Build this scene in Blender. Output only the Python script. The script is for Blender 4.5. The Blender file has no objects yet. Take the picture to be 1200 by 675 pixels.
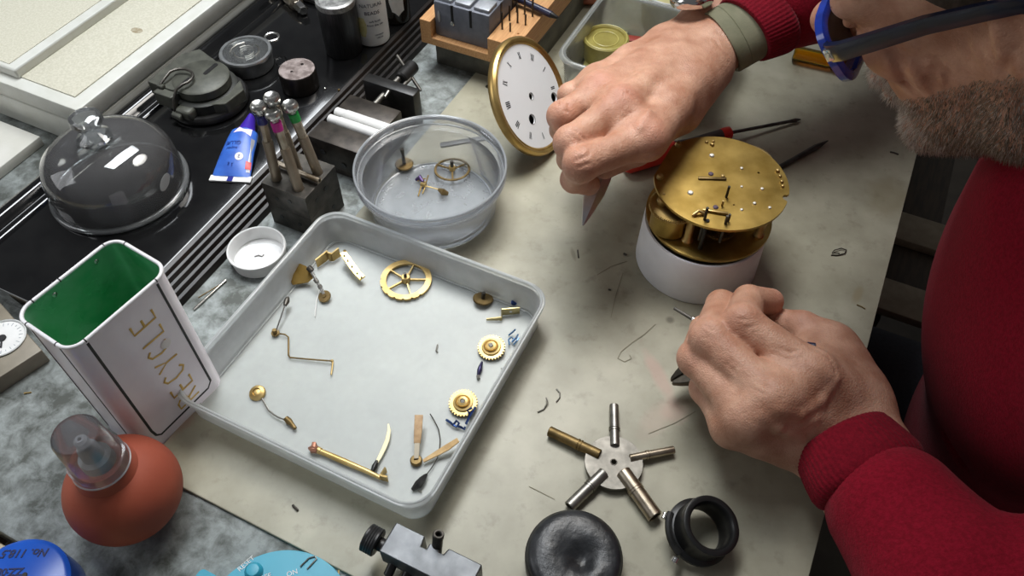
import bpy, bmesh, math, random
import numpy as np
from mathutils import Vector, Matrix, Euler
from mathutils.geometry import tessellate_polygon
random.seed(7); RNG = np.random.default_rng(7)
SC = bpy.context.scene
COL = SC.collection
PI = math.pi
# ---------------------------------------------------------------- camera model (1200x675 frame)
FPX = 940.0; PITCH = math.radians(51.5); CAMH = 0.5
cp, sp = math.cos(PITCH), math.sin(PITCH)
CW = Vector((0, cp, -sp)); CR = Vector((1, 0, 0)); CU = Vector((0, sp, cp)); CC = Vector((0, 0, CAMH))
def W(px, py, z=0.0):
    d = CW * FPX + CR * (px - 600) - CU * (py - 337.5)
    return CC + d * ((z - CAMH) / d.z)
YAW = math.radians(-26)
EX = Vector((math.cos(YAW), math.sin(YAW), 0)); EY = Vector((-math.sin(YAW), math.cos(YAW), 0))
def P(a, b, z=0.0):
    v = EX * a + EY * b; return Vector((v.x, v.y, z))
def AB(px, py, z=0.0):
    p = W(px, py, z); return p.dot(EX), p.dot(EY)
# ---------------------------------------------------------------- mesh builder
def rrect(w, h, r, n=5, cx=0, cy=0):
    pts = []
    for (sx, sy, a0) in ((1, 1, 0), (-1, 1, 90), (-1, -1, 180), (1, -1, 270)):
        for i in range(n + 1):
            a = math.radians(a0 + 90 * i / n)
            pts.append((cx + sx * (w / 2 - r) + r * math.cos(a), cy + sy * (h / 2 - r) + r * math.sin(a)))
    return pts
def circle(r, n=32, cx=0, cy=0, a0=0.0):
    return [(cx + r * math.cos(a0 + 2 * PI * i / n), cy + r * math.sin(a0 + 2 * PI * i / n)) for i in range(n)]
def T(x=0, y=0, z=0): return Matrix.Translation((x, y, z))
def RX(a): return Matrix.Rotation(math.radians(a), 4, 'X')
def RY(a): return Matrix.Rotation(math.radians(a), 4, 'Y')
def RZ(a): return Matrix.Rotation(math.radians(a), 4, 'Z')
def frame(o, zaxis, xhint=Vector((1, 0, 0))):
    z = Vector(zaxis).normalized(); x = Vector(xhint); x = x - z * x.dot(z)
    if x.length < 1e-6: x = z.orthogonal()
    x.normalize(); y = z.cross(x)
    m = Matrix((x, y, z)).transposed().to_4x4(); m.translation = Vector(o); return m
class M:
    def __init__(s): s.v = []; s.f = []; s.s = []
    def add(s, vs, fs, smooth=True, xf=None):
        o = len(s.v)
        for v in vs:
            v = Vector(v); s.v.append(xf @ v if xf is not None else v)
        for f in fs: s.f.append([i + o for i in f]); s.s.append(smooth)
        return s
    def lathe(s, prof, n=32, xf=None, smooth=True):
        vs = []; rings = []
        for r, z in prof:
            if r < 1e-7: rings.append([len(vs)]); vs.append((0, 0, z))
            else:
                rings.append(list(range(len(vs), len(vs) + n)))
                vs += [(r * math.cos(2 * PI * i / n), r * math.sin(2 * PI * i / n), z) for i in range(n)]
        fs = []
        for A, B in zip(rings, rings[1:]):
            for i in range(n):
                j = (i + 1) % n
                if len(A) == 1 and len(B) == 1: continue
                if len(A) == 1: fs.append([A[0], B[i], B[j]])
                elif len(B) == 1: fs.append([A[i], A[j], B[0]])
                else: fs.append([A[i], A[j], B[j], B[i]])
        return s.add(vs, fs, smooth, xf)
    def cyl(s, r, z0, z1, n=24, xf=None, ch=None):
        ch = min(r * .15, abs(z1 - z0) * .2) if ch is None else ch
        return s.lathe([(0, z0), (r - ch, z0), (r, z0 + ch), (r, z1 - ch), (r - ch, z1), (0, z1)], n, xf)
    def rod(s, a, b, r, n=12, r2=None, ch=None):
        a = Vector(a); b = Vector(b); r2 = r if r2 is None else r2; L = (b - a).length
        c = min(r, r2) * .2 if ch is None else ch
        return s.lathe([(0, 0), (r - c, 0), (r, c), (r2, L - c), (max(r2 - c, 1e-5), L), (0, L)], n, frame(a, b - a))
    def pipe(s, a, b, r, ri, n=20, depth=None):
        a = Vector(a); b = Vector(b); L = (b - a).length; d = L * .8 if depth is None else depth
        c = (r - ri) * .3
        return s.lathe([(0, 0), (r - c, 0), (r, c), (r, L - c), (r - c, L), (ri + c, L), (ri, L - c), (ri, L - d), (0, L - d)], n, frame(a, b - a))
    def box(s, sx, sy, sz, c=(0, 0, 0), xf=None, bev=0.0, nb=2):
        x, y, z = sx / 2, sy / 2, sz / 2
        bev = min(bev, x * .9, y * .9, z * .9)
        if bev <= 0:
            vs = [(c[0] + i * x, c[1] + j * y, c[2] + k * z) for k in (-1, 1) for j in (-1, 1) for i in (-1, 1)]
            return s.add(vs, [[0, 2, 3, 1], [4, 5, 7, 6], [0, 1, 5, 4], [1, 3, 7, 5], [3, 2, 6, 7], [2, 0, 4, 6]], True, xf)
        bm = bmesh.new(); bmesh.ops.create_cube(bm, size=1)
        for v in bm.verts: v.co = Vector((v.co.x * sx, v.co.y * sy, v.co.z * sz))
        bmesh.ops.bevel(bm, geom=bm.edges[:], offset=bev, segments=nb, affect='EDGES', profile=.5)
        bm.verts.index_update()
        vs = [v.co + Vector(c) for v in bm.verts]; fs = [[v.index for v in f.verts] for f in bm.faces]
        bm.free(); return s.add(vs, fs, True, xf)
    def prism(s, outer, z0, z1, holes=(), xf=None):
        loops = [[Vector((p[0], p[1], 0)) for p in outer]] + [[Vector((p[0], p[1], 0)) for p in h] for h in holes]
        tris = tessellate_polygon(loops); flat = [p for l in loops for p in l]; N = len(flat)
        vs = [(p.x, p.y, z0) for p in flat] + [(p.x, p.y, z1) for p in flat]
        fs = [list(t) for t in tris] + [[i + N for i in t][::-1] for t in tris]
        o = 0
        for l in loops:
            n = len(l)
            for i in range(n):
                j = (i + 1) % n; fs.append([o + i, o + j, N + o + j, N + o + i])
            o += n
        return s.add(vs, fs, True, xf)
    def loft(s, rings, cap0=True, cap1=True, closed=True, xf=None, loop=False):
        n = len(rings[0]); vs = [p for r in rings for p in r]; fs = []
        R = list(range(len(rings)))
        pairs = list(zip(R, R[1:])) + ([(R[-1], 0)] if loop else [])
        for a, b in pairs:
            for i in range(n if closed else n - 1):
                j = (i + 1) % n; fs.append([a * n + i, a * n + j, b * n + j, b * n + i])
        if cap0 and not loop: fs.append(list(range(n))[::-1])
        if cap1 and not loop: fs.append([(len(rings) - 1) * n + i for i in range(n)])
        return s.add(vs, fs, True, xf)
    def tube(s, pts, r, n=8, xf=None, flat=1.0, closed=False):
        pts = [Vector(p) for p in pts]; K = len(pts)
        rs = r if isinstance(r, (list, tuple)) else [r] * K
        tang = []
        for i in range(K):
            if closed: t = pts[(i + 1) % K] - pts[(i - 1) % K]
            else: t = pts[min(i + 1, K - 1)] - pts[max(i - 1, 0)]
            tang.append(t.normalized())
        u = tang[0].orthogonal().normalized(); rings = []
        if abs(tang[0].z) < .95: u = (Vector((0, 0, 1)) - tang[0] * tang[0].z).normalized()
        for i in range(K):
            u = (u - tang[i] * u.dot(tang[i])).normalized(); w = tang[i].cross(u)
            rings.append([pts[i] + (u * math.cos(2 * PI * k / n) * flat + w * math.sin(2 * PI * k / n)) * rs[i] for k in range(n)])
        return s.loft(rings, xf=xf, loop=closed)
    def sphere(s, r, c=(0, 0, 0), n=20, sc=(1, 1, 1), xf=None):
        m = T(*c) @ Matrix.Diagonal((sc[0], sc[1], sc[2], 1))
        if xf is not None: m = xf @ m
        k = max(6, n // 2)
        return s.lathe([(r * math.sin(PI * i / k) if 0 < i < k else 0, -r * math.cos(PI * i / k)) for i in range(k + 1)], n, m)
    def text(s, txt, size, depth, xf=None, align='CENTER', bold=0.0, shear=0.0):
        cu = bpy.data.curves.new('lettering', 'FONT'); cu.body = txt; cu.size = size; cu.extrude = depth / 2
        cu.align_x = align; cu.align_y = 'CENTER'; cu.offset = bold; cu.shear = shear; cu.resolution_u = 3
        o = bpy.data.objects.new('lettering', cu); COL.objects.link(o)
        dg = bpy.context.evaluated_depsgraph_get()
        me = bpy.data.meshes.new_from_object(o.evaluated_get(dg))
        vs = [v.co.copy() for v in me.vertices]; fs = [list(p.vertices) for p in me.polygons]
        bpy.data.objects.remove(o); bpy.data.meshes.remove(me); bpy.data.curves.remove(cu)
        return s.add(vs, fs, False, xf)
    def build(s, name, mat, parent=None, world=False, bevel=0.0, sharp=38, loc=None, recalc=True):
        me = bpy.data.meshes.new(name)
        vs = s.v
        o = bpy.data.objects.new(name, me)
        if world and parent is not None:
            c = parent; inv = Matrix.Identity(4)
            while c is not None: inv = inv @ c.matrix_basis.inverted() if c is parent else inv @ c.matrix_basis.inverted(); c = c.parent
            vs = [inv @ v for v in vs]
        if loc is not None:
            loc = Vector(loc); vs = [v - loc for v in vs]; o.location = loc
        me.from_pydata([tuple(v) for v in vs], [], s.f)
        if recalc:
            bm = bmesh.new(); bm.from_mesh(me); bmesh.ops.recalc_face_normals(bm, faces=bm.faces[:]); bm.to_mesh(me); bm.free()
        for p, k in zip(me.polygons, s.s): p.use_smooth = k
        me.set_sharp_from_angle(angle=math.radians(sharp))
        me.materials.append(mat); COL.objects.link(o)
        if parent is not None: o.parent = parent
        if bevel > 0:
            b = o.modifiers.new('edge', 'BEVEL'); b.width = bevel; b.segments = 2; b.limit_method = 'ANGLE'; b.angle_limit = math.radians(40)
        return o
def tag(o, label=None, cat=None, group=None, kind=None):
    if label: o['label'] = label
    if cat: o['category'] = cat
    if group: o['group'] = group
    if kind: o['kind'] = kind
    return o
def thing(name, label, cat, loc=(0, 0, 0), rz=0.0, group=None, rot=None):
    o = bpy.data.objects.new(name, None); COL.objects.link(o); o.empty_display_size = .01
    o.location = loc; o.rotation_euler = rot if rot is not None else (0, 0, rz)
    bpy.context.view_layer.update()
    return tag(o, label, cat, group)
def copy_tree(o, parent=None):
    c = o.copy(); COL.objects.link(c)
    if parent: c.parent = parent
    for ch in list(o.children): copy_tree(ch, c)
    return c
# ---------------------------------------------------------------- materials
def srgb(r, g, b):
    f = lambda c: (c / 255 / 12.92) if c <= 10.3 else ((c / 255 + .055) / 1.055) ** 2.4
    return (f(r), f(g), f(b), 1)
def nodes(name):
    m = bpy.data.materials.new(name); m.use_nodes = True
    nt = m.node_tree; nt.nodes.clear(); out = nt.nodes.new('ShaderNodeOutputMaterial'); return m, nt, out
def N(nt, t, **kw):
    n = nt.nodes.new(t)
    for k, v in kw.items():
        if k in n.inputs: n.inputs[k].default_value = v
        else: setattr(n, k, v)
    return n
def noise_col(nt, c1, c2, scale, detail=4, lo=.35, hi=.65, rough=.55, vec=None, stretch=None):
    tc = N(nt, 'ShaderNodeTexCoord'); src = tc.outputs['Object']
    if stretch:
        mp = N(nt, 'ShaderNodeMapping'); mp.inputs['Scale'].default_value = stretch; nt.links.new(src, mp.inputs[0]); src = mp.outputs[0]
    nz = N(nt, 'ShaderNodeTexNoise', Scale=scale, Detail=detail, Roughness=rough); nt.links.new(src, nz.inputs['Vector'])
    rp = N(nt, 'ShaderNodeValToRGB'); rp.color_ramp.elements[0].position = lo; rp.color_ramp.elements[1].position = hi
    rp.color_ramp.elements[0].color = c1; rp.color_ramp.elements[1].color = c2
    nt.links.new(nz.outputs['Fac'], rp.inputs['Fac']); return rp.outputs['Color']
def mat(name, c, rough=.5, metal=0.0, c2=None, scale=60, lo=.35, hi=.65, detail=4, bump=0.0, bscale=300, coat=0.0, spec=.5, sheen=0.0, sss=0.0, stretch=None, rvar=0.0):
    m, nt, out = nodes(name); p = N(nt, 'ShaderNodeBsdfPrincipled')
    p.inputs['Roughness'].default_value = rough; p.inputs['Metallic'].default_value = metal
    p.inputs['Coat Weight'].default_value = coat; p.inputs['Specular IOR Level'].default_value = spec
    p.inputs['Sheen Weight'].default_value = sheen
    if sss: p.inputs['Subsurface Weight'].default_value = sss; p.inputs['Subsurface Radius'].default_value = (1, .35, .2); p.inputs['Subsurface Scale'].default_value = .004
    if c2 is None: c2 = tuple(min(1, x * 1.12) for x in c[:3]) + (1,)
    nt.links.new(noise_col(nt, c, c2, scale, detail, lo, hi, stretch=stretch), p.inputs['Base Color'])
    tc = N(nt, 'ShaderNodeTexCoord')
    if rvar:
        nz = N(nt, 'ShaderNodeTexNoise', Scale=scale * 1.7, Detail=3.0); nt.links.new(tc.outputs['Object'], nz.inputs['Vector'])
        mr = N(nt, 'ShaderNodeMapRange'); mr.inputs['To Min'].default_value = max(0.02, rough - rvar); mr.inputs['To Max'].default_value = rough + rvar
        nt.links.new(nz.outputs['Fac'], mr.inputs['Value']); nt.links.new(mr.outputs['Result'], p.inputs['Roughness'])
    if bump:
        nz = N(nt, 'ShaderNodeTexNoise', Scale=bscale, Detail=3.0); nt.links.new(tc.outputs['Object'], nz.inputs['Vector'])
        b = N(nt, 'ShaderNodeBump', Strength=bump, Distance=.0008); nt.links.new(nz.outputs['Fac'], b.inputs['Height']); nt.links.new(b.outputs['Normal'], p.inputs['Normal'])
    nt.links.new(p.outputs[0], out.inputs[0]); return m
def clear(name, tint=(.97, .98, .98), milk=.3, white=(.85, .87, .88), rough=.15, ior=1.45, edge=0.0):
    m, nt, out = nodes(name)
    tr = N(nt, 'ShaderNodeBsdfTransparent', Color=tint + (1,))
    df = N(nt, 'ShaderNodeBsdfDiffuse', Color=white + (1,)); tl = N(nt, 'ShaderNodeBsdfTranslucent', Color=white + (1,))
    ml = N(nt, 'ShaderNodeMixShader', Fac=.5); nt.links.new(df.outputs[0], ml.inputs[1]); nt.links.new(tl.outputs[0], ml.inputs[2])
    nz = N(nt, 'ShaderNodeTexNoise', Scale=90.0, Detail=4.0); tc = N(nt, 'ShaderNodeTexCoord'); nt.links.new(tc.outputs['Object'], nz.inputs['Vector'])
    mr = N(nt, 'ShaderNodeMapRange'); mr.inputs['To Min'].default_value = milk * .8; mr.inputs['To Max'].default_value = milk * 1.2
    nt.links.new(nz.outputs['Fac'], mr.inputs['Value'])
    m1 = N(nt, 'ShaderNodeMixShader'); nt.links.new(mr.outputs[0], m1.inputs[0]); nt.links.new(tr.outputs[0], m1.inputs[1]); nt.links.new(ml.outputs[0], m1.inputs[2])
    gl = N(nt, 'ShaderNodeBsdfGlossy', Roughness=rough); gl.inputs['Color'].default_value = (1, 1, 1, 1)
    fr = N(nt, 'ShaderNodeFresnel', IOR=ior)
    m2 = N(nt, 'ShaderNodeMixShader'); nt.links.new(fr.outputs[0], m2.inputs[0]); nt.links.new(m1.outputs[0], m2.inputs[1]); nt.links.new(gl.outputs[0], m2.inputs[2])
    nt.links.new(m2.outputs[0], out.inputs[0]); return m
BRASS = mat('brass', srgb(176, 148, 92), .42, .9, srgb(204, 178, 122), 90, rvar=.08)
BRASS_OLD = mat('aged_brass', srgb(108, 90, 56), .5, .8, srgb(138, 116, 76), 120, rvar=.1)
BRASS_GILT = mat('gilt_brass', srgb(152, 124, 62), .40, 1.0, srgb(198, 168, 98), 38, .3, .7, bump=.12, bscale=160, rvar=.08)
STEEL = mat('bright_steel', srgb(176, 176, 172), .28, 1.0, srgb(205, 204, 200), 140, rvar=.08)
STEEL_DULL = mat('dull_steel', srgb(128, 126, 120), .42, 1.0, srgb(160, 157, 150), 120, rvar=.1)
STEEL_DARK = mat('dark_oily_steel', srgb(62, 60, 56), .42, .75, srgb(92, 88, 82), 90, bump=.15, bscale=220)
NICKEL = mat('worn_nickel', srgb(158, 146, 128), .33, 1.0, srgb(190, 178, 160), 110, rvar=.1)
BLUED = mat('blued_steel', srgb(40, 58, 110), .3, .9, srgb(70, 96, 150), 300)
BLACK_PL = mat('black_plastic', srgb(22, 22, 23), .42, 0, srgb(34, 34, 35), 120)
BLACK_SAT = mat('satin_black_metal', srgb(30, 30, 30), .38, .3, srgb(46, 45, 44), 120)
WHITE_PL = mat('white_plastic', srgb(214, 214, 212), .45, 0, srgb(226, 226, 224), 60, sss=.0)
CHROME = mat('chrome', srgb(210, 208, 204), .14, 1.0, srgb(225, 223, 220), 80)
INK = mat('black_ink', srgb(24, 23, 26), .5, 0, srgb(32, 30, 33), 200)
# ================================================================ THE SETTING
m = M(); m.box(4, 4, .05, (0.3, .4, -.80)); o = m.build('floor', mat('floor_tile', srgb(74, 66, 56), .6, 0, srgb(96, 86, 72), 14)); tag(o, kind='structure')
# ================================================================ BENCH
def bench_steel():
    m_, nt, out = nodes('galvanised_sheet'); p = N(nt, 'ShaderNodeBsdfPrincipled')
    tc = N(nt, 'ShaderNodeTexCoord')
    nz = N(nt, 'ShaderNodeTexNoise', Scale=28.0, Detail=5.0, Roughness=.6); nt.links.new(tc.outputs['Object'], nz.inputs['Vector'])
    vo = N(nt, 'ShaderNodeTexNoise', Scale=75.0, Detail=6.0, Roughness=.7, Distortion=.35); nt.links.new(tc.outputs['Object'], vo.inputs['Vector'])
    mx = N(nt, 'ShaderNodeMixRGB', Fac=.5); nt.links.new(nz.outputs['Fac'], mx.inputs[1]); nt.links.new(vo.outputs['Fac'], mx.inputs[2])
    bw = N(nt, 'ShaderNodeRGBToBW'); nt.links.new(mx.outputs[0], bw.inputs[0])
    rp = N(nt, 'ShaderNodeValToRGB'); e = rp.color_ramp.elements
    e[0].position = .41; e[0].color = srgb(82, 85, 80); e[1].position = .60; e[1].color = srgb(156, 162, 160)
    nt.links.new(bw.outputs[0], rp.inputs[0]); nt.links.new(rp.outputs[0], p.inputs['Base Color'])
    p.inputs['Metallic'].default_value = .35; p.inputs['Roughness'].default_value = .48
    b = N(nt, 'ShaderNodeBump', Strength=.1, Distance=.0006); nt.links.new(nz.outputs['Fac'], b.inputs['Height']); nt.links.new(b.outputs[0], p.inputs['Normal'])
    nt.links.new(p.outputs[0], out.inputs[0]); return m_
MT = -.0025                                                    # the sheet metal lies this far under the mat's top
def bgrid(): pass
t = thing('workbench', 'grey mottled metal-topped workbench under all the tools', 'workbench', P(-.4, .6, -.75), YAW)
m = M(); m.box(1.10, 1.20, .035, (-.06, .034, .75 + MT - .0175), bev=.002); m.build('bench_top', bench_steel(), t)
mw = mat('bench_wood', srgb(66, 54, 42), .6, 0, srgb(88, 72, 56), 30, stretch=(1, 8, 8))
for (x, y) in ((.43, -.5), (.43, .57), (-.56, -.5), (-.56, .57)):
    m = M(); m.box(.06, .06, .712, (x, y, .356), bev=.003); m.build('leg', mw, t)
m = M(); m.box(.02, 1.0, .09, (.445, .034, .66), bev=.002); m.build('apron', mw, t)
# work mat on the bench
def mat_sheet():
    m_, nt, out = nodes('work_mat_vinyl'); p = N(nt, 'ShaderNodeBsdfPrincipled', Roughness=.42)
    c = noise_col(nt, srgb(146, 142, 122), srgb(174, 170, 150), 22, 6, .32, .68)
    tc = N(nt, 'ShaderNodeTexCoord'); cur = c
    n2 = N(nt, 'ShaderNodeTexNoise', Scale=75.0, Detail=5.0, Roughness=.65); nt.links.new(tc.outputs['Object'], n2.inputs['Vector'])
    rp = N(nt, 'ShaderNodeValToRGB'); rp.color_ramp.elements[0].position = .56; rp.color_ramp.elements[0].color = (0, 0, 0, 1); rp.color_ramp.elements[1].position = .74; rp.color_ramp.elements[1].color = (.45, .45, .45, 1)
    nt.links.new(n2.outputs['Fac'], rp.inputs[0])
    mx = N(nt, 'ShaderNodeMixRGB'); nt.links.new(rp.outputs[0], mx.inputs[0]); nt.links.new(cur, mx.inputs[1]); mx.inputs[2].default_value = srgb(112, 106, 88); cur = mx.outputs[0]
    def blob(px, py, rx, ry, ang, col, amt, rag=.5):               # stains that belong to the mat itself
        nonlocal cur
        mp = N(nt, 'ShaderNodeMapping', vector_type='TEXTURE'); c0 = W(px, py, 0)
        mp.inputs['Location'].default_value = (c0.x - MATLOC.x, c0.y - MATLOC.y, 0); mp.inputs['Rotation'].default_value = (0, 0, math.radians(ang)); mp.inputs['Scale'].default_value = (rx, ry, 1)
        nt.links.new(tc.outputs['Object'], mp.inputs[0])
        nz = N(nt, 'ShaderNodeTexNoise', Scale=60.0, Detail=4.0); nt.links.new(tc.outputs['Object'], nz.inputs['Vector'])
        ln = N(nt, 'ShaderNodeVectorMath', operation='LENGTH'); nt.links.new(mp.outputs[0], ln.inputs[0])
        ad = N(nt, 'ShaderNodeMath', operation='MULTIPLY_ADD'); nt.links.new(nz.outputs['Fac'], ad.inputs[0]); ad.inputs[1].default_value = rag * 2; nt.links.new(ln.outputs['Value'], ad.inputs[2])
        mr = N(nt, 'ShaderNodeMapRange'); mr.inputs['From Min'].default_value = .5 + rag; mr.inputs['From Max'].default_value = 1.1 + rag; mr.inputs['To Min'].default_value = amt; mr.inputs['To Max'].default_value = 0
        nt.links.new(ad.outputs[0], mr.inputs['Value'])
        mx2 = N(nt, 'ShaderNodeMixRGB'); nt.links.new(mr.outputs[0], mx2.inputs[0]); nt.links.new(cur, mx2.inputs[1]); mx2.inputs[2].default_value = col; cur = mx2.outputs[0]
    pk = srgb(196, 140, 130)
    blob(772, 440, .006, .03, 20, pk, .32); blob(790, 480, .012, .012, 0, pk, .2); blob(770, 490, .02, .01, 50, pk, .14)
    blob(785, 375, .004, .004, 0, srgb(96, 92, 76), .7, .3); blob(195, 488, .02, .02, 0, srgb(190, 128, 110), .45)
    blob(672, 298, .002, .008, 10, srgb(110, 104, 84), .5, .2); blob(925, 425, .02, .006, 30, srgb(120, 112, 88), .3)
    blob(1005, 345, .012, .004, 60, srgb(140, 122, 84), .4); blob(1040, 230, .03, .02, 60, srgb(128, 116, 84), .4)
    nt.links.new(cur, p.inputs['Base Color'])
    b = N(nt, 'ShaderNodeBump', Strength=.08, Distance=.0006); nt.links.new(n2.outputs['Fac'], b.inputs['Height']); nt.links.new(b.outputs[0], p.inputs['Normal'])
    nt.links.new(p.outputs[0], out.inputs[0]); return m_
MATLOC = P(-.12, .62, MT)
out = [(-.33, .109), (.091, .109), (.091, 1.13), (-.33, 1.13)]
m = M(); m.prism([(P(a, b).x - MATLOC.x, P(a, b).y - MATLOC.y) for a, b in out], 0, -MT)
o = m.build('work_mat', mat_sheet(), bevel=.0006); o.location = MATLOC
tag(o, 'worn grey beige work mat with pink stains covering the bench', 'work mat')
# surface marks belonging to the mat: pencil scratches
def scratch(pts, r, c, label):
    m = M(); m.tube([W(x, y, .0003) for x, y in pts], r, 6, flat=.3); m.build('pencil_line', c, matobj, world=True)
matobj = o
bpy.context.view_layer.update()
pen = mat('pencil_grey', srgb(132, 126, 106), .7, 0)
scratch([(768, 380), (755, 392), (740, 402), (728, 412), (724, 420), (732, 424), (740, 420), (738, 416)], .0004, pen, '')
scratch([(730, 320), (722, 345), (716, 372)], .0003, pen, ''); scratch([(700, 322), (716, 312), (735, 306)], .0003, pen, '')
scratch([(760, 508), (790, 496), (815, 482)], .0003, pen, '')
scratch([(620, 570), (650, 585)], .0003, pen, '')
# neighbouring table beyond the bench's near left edge
m = M(); m.box(.9, .5, .03, (0, 0, 0), bev=.002, xf=T(*P(-.5, -.221, MT - .0155)) @ RZ(-26))
o = m.build('side_table', mat('pale_wood', srgb(176, 160, 130), .5, 0, srgb(196, 182, 152), 40, stretch=(1, 10, 1)), loc=P(-.5, -.221, MT))
tag(o, 'pale beige table top meeting the near left end of the bench', 'table')
# things under the bench on the person's side
woodd = mat('dark_stained_wood', srgb(58, 48, 34), .6, 0, srgb(80, 66, 46), 25, stretch=(8, 1, 1)); pale = mat('raw_slat', srgb(150, 136, 112), .7, 0, srgb(170, 156, 130), 60)
t = thing('slatted_crate', 'dark slatted wooden crate with pale slats on the floor beyond the bench edge', 'crate', P(.27, 1.0, -.775), YAW)
for sx in (-.14, .14):
    for sy in (-.28, .28):
        m = M(); m.box(.035, .035, .50, (sx, sy, .25), bev=.003); m.build('post', woodd, t)
for z in (.1, .3, .48):
    for sx in (-.165, .165):
        m = M(); m.box(.014, .60, .07, (sx, 0, z), bev=.002); m.build('side_slat', woodd, t)
for k, x in enumerate((-.11, -.03, .05, .12)):
    m = M(); m.box(.05, .60, .012, (x, 0, .521), bev=.002); m.build('top_slat', woodd, t)
for k, y in enumerate((-.17, -.29)):
    m = M(); m.box(.30, .05, .012, (0, y, .5335), bev=.002); m.build('pale_slat', pale, t)

# ================================================================ BLACK LACQUERED BASE (b runs away from the viewer, a to the right)
LAC = mat('black_lacquer', srgb(13, 13, 14), .10, 0, srgb(20, 20, 20), 40, coat=.2, rvar=.04)
LACB = mat('black_brown_moulding', srgb(22, 18, 16), .36, 0, srgb(36, 29, 25), 40, spec=.35)
BZ = .022
t = thing('lacquered_base', 'long black glossy lacquered board with stepped moulding along its front', 'display base', P(-.495, .170, MT), YAW)
L = .97; h = BZ - MT
m = M(); m.box(.148, L, h - .003, (0.003, L / 2, (h - .003) / 2 + .003), bev=.0015); m.build('board', LAC, t)
prof = [(0, h), (.003, h - .001), (.0045, h - .004), (.0065, h - .0045), (.0075, h - .0085), (.0098, h - .009), (.0108, h - .013), (.0132, h - .0135), (.0142, h - .0175), (.017, h - .018), (.018, h - .0235), (.018, 0), (0, 0)]
m = M(); m.loft([[(.077 + x, y, z) for x, z in prof] for y in (-.002, L)]); m.build('front_moulding', LACB, t, sharp=25)
m = M()
rp = [(-.088, 0), (-.088, h), (-.0855, h + .004), (-.080, h + .0055), (-.0755, h + .004), (-.073, h + .001), (-.070, h - .001), (-.067, h + .0015), (-.063, h + .0025), (-.059, h + .001), (-.057, h - .002), (-.057, 0)]
m.loft([[(x, y, z) for x, z in rp] for y in (-.002, L)]); m.build('rear_rail', LAC, t, sharp=50)

# ================================================================ CREAM CASE
CREAM = mat('cream_textured_plastic', srgb(196, 192, 172), .6, 0, srgb(208, 204, 186), 500, .42, .6, bump=.35, bscale=700)
CREAM_S = mat('cream_smooth_plastic', srgb(206, 206, 196), .4, 0, srgb(214, 214, 206), 60)
TAN = mat('tan_plastic', srgb(170, 158, 128), .5, 0, srgb(182, 170, 140), 50)
ct = .047
t = thing('plastic_case', 'large cream textured plastic case with a raised lid panel at the back left', 'case', P(-.587, .335, MT), YAW)
cw, cl = .42, .72
m = M(); m.box(cw, cl, .028 - MT, (-cw / 2, cl / 2, .014 - MT / 2), bev=.003); m.build('case_body', CREAM_S, t)
m = M(); m.box(cw, cl, ct - .0285, (-cw / 2, cl / 2, .0285 - MT + (ct - .0285) / 2), bev=.0025); lid = m.build('case_lid', CREAM_S, t)
m = M(); m.box(cw - .026, cl - .022, .0016, (-cw / 2 - .002, cl / 2 + .002, ct - MT + .0004), bev=.0005); m.build('textured_panel', CREAM, lid)
m = M(); m.prism([(-.080, .010), (-.40, .010), (-.40, .715), (-.080, .715)], ct - MT, ct - MT + .010); m.build('raised_panel', CREAM_S, lid, bevel=.002)
m = M(); m.prism([(-.091, .015), (-.398, .015), (-.398, .71), (-.091, .71)], ct - MT + .010, ct - MT + .0106); m.build('panel_skin', CREAM, lid)
m = M(); m.tube([(-.004, .004, ct - MT - .004), (-.004, cl, ct - MT - .004)], .0012, 6); m.build('rim_bead', CREAM_S, lid)
m = M(); m.sphere(.0042, (0, 0, 0), 10, (1.6, 1, .12), T(-.036, .115, ct - MT + .0012)); m.build('brown_stain', mat('stain_brown', srgb(150, 136, 108), .7, 0, srgb(178, 170, 148), 300), lid)
# flat pale sheet that the case overhangs
m = M(); m.box(.30, .25, .010, (-.15, .125, .005), bev=.001, xf=T(*P(-.642, .072, MT)) @ RZ(-26))
o = m.build('grey_sheet', mat('pale_grey_board', srgb(196, 194, 184), .6, 0, srgb(206, 204, 196), 40), loc=P(-.642, .072, MT)); tag(o, 'pale grey flat board lying below the cream case at the left edge', 'board')
# ================================================================ GLASS DOME
GLASS = clear('clear_glass', (.93, .95, .95), .085, (.80, .77, .77), .03, 1.5)
GLASS_RIM = clear('thick_glass_rim', (.80, .83, .83), .22, (.85, .87, .87), .06, 1.6)
dc = W(142, 219, BZ)
t = thing('glass_dome', 'clear glass dome with a round knob standing on the black lacquered board', 'glass dome', dc)
R0 = .0540
prof = [(R0 - .0005, .004), (R0 - .0006, .016), (R0 - .0014, .027), (R0 - .0048, .0368), (R0 - .014, .0445), (R0 - .026, .050), (R0 - .042, .0528), (.006, .0535)]
inn = [(max(r - .0016, .0), z - .0016) for r, z in prof][::-1]; inn[-1] = (R0 - .0022, .004)
m = M(); m.lathe(prof + [(0, .0537), (0, .0519)] + inn, 72); m.build('dome', GLASS, t)
m = M(); m.loft([[((R0 + .0002 + r * math.cos(a)) * math.cos(b), (R0 + .0002 + r * math.cos(a)) * math.sin(b), .0026 + .0025 * math.sin(a)) for a in [2 * PI * i / 10 for i in range(10)]] for b in [2 * PI * k / 80 for k in range(80)] for r in (.0026,)], loop=True); m.build('rim', GLASS_RIM, t)
m = M(); m.lathe([(0, .0537), (.0135, .0537), (.0138, .0555), (.010, .058), (.0065, .061), (.0062, .0635), (.0105, .067), (.0128, .071), (.0118, .0755), (.007, .0782), (0, .079)], 40); m.build('knob', clear('knob_glass', (.82, .84, .84), .12, (.85, .87, .87), .04, 1.6), t)
m = M(); m.prism(circle(.006, 16), 0, .0002); 
for i, v in enumerate(m.v): m.v[i] = Vector((v.x * 1.3, v.y * .8, v.z))
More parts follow.
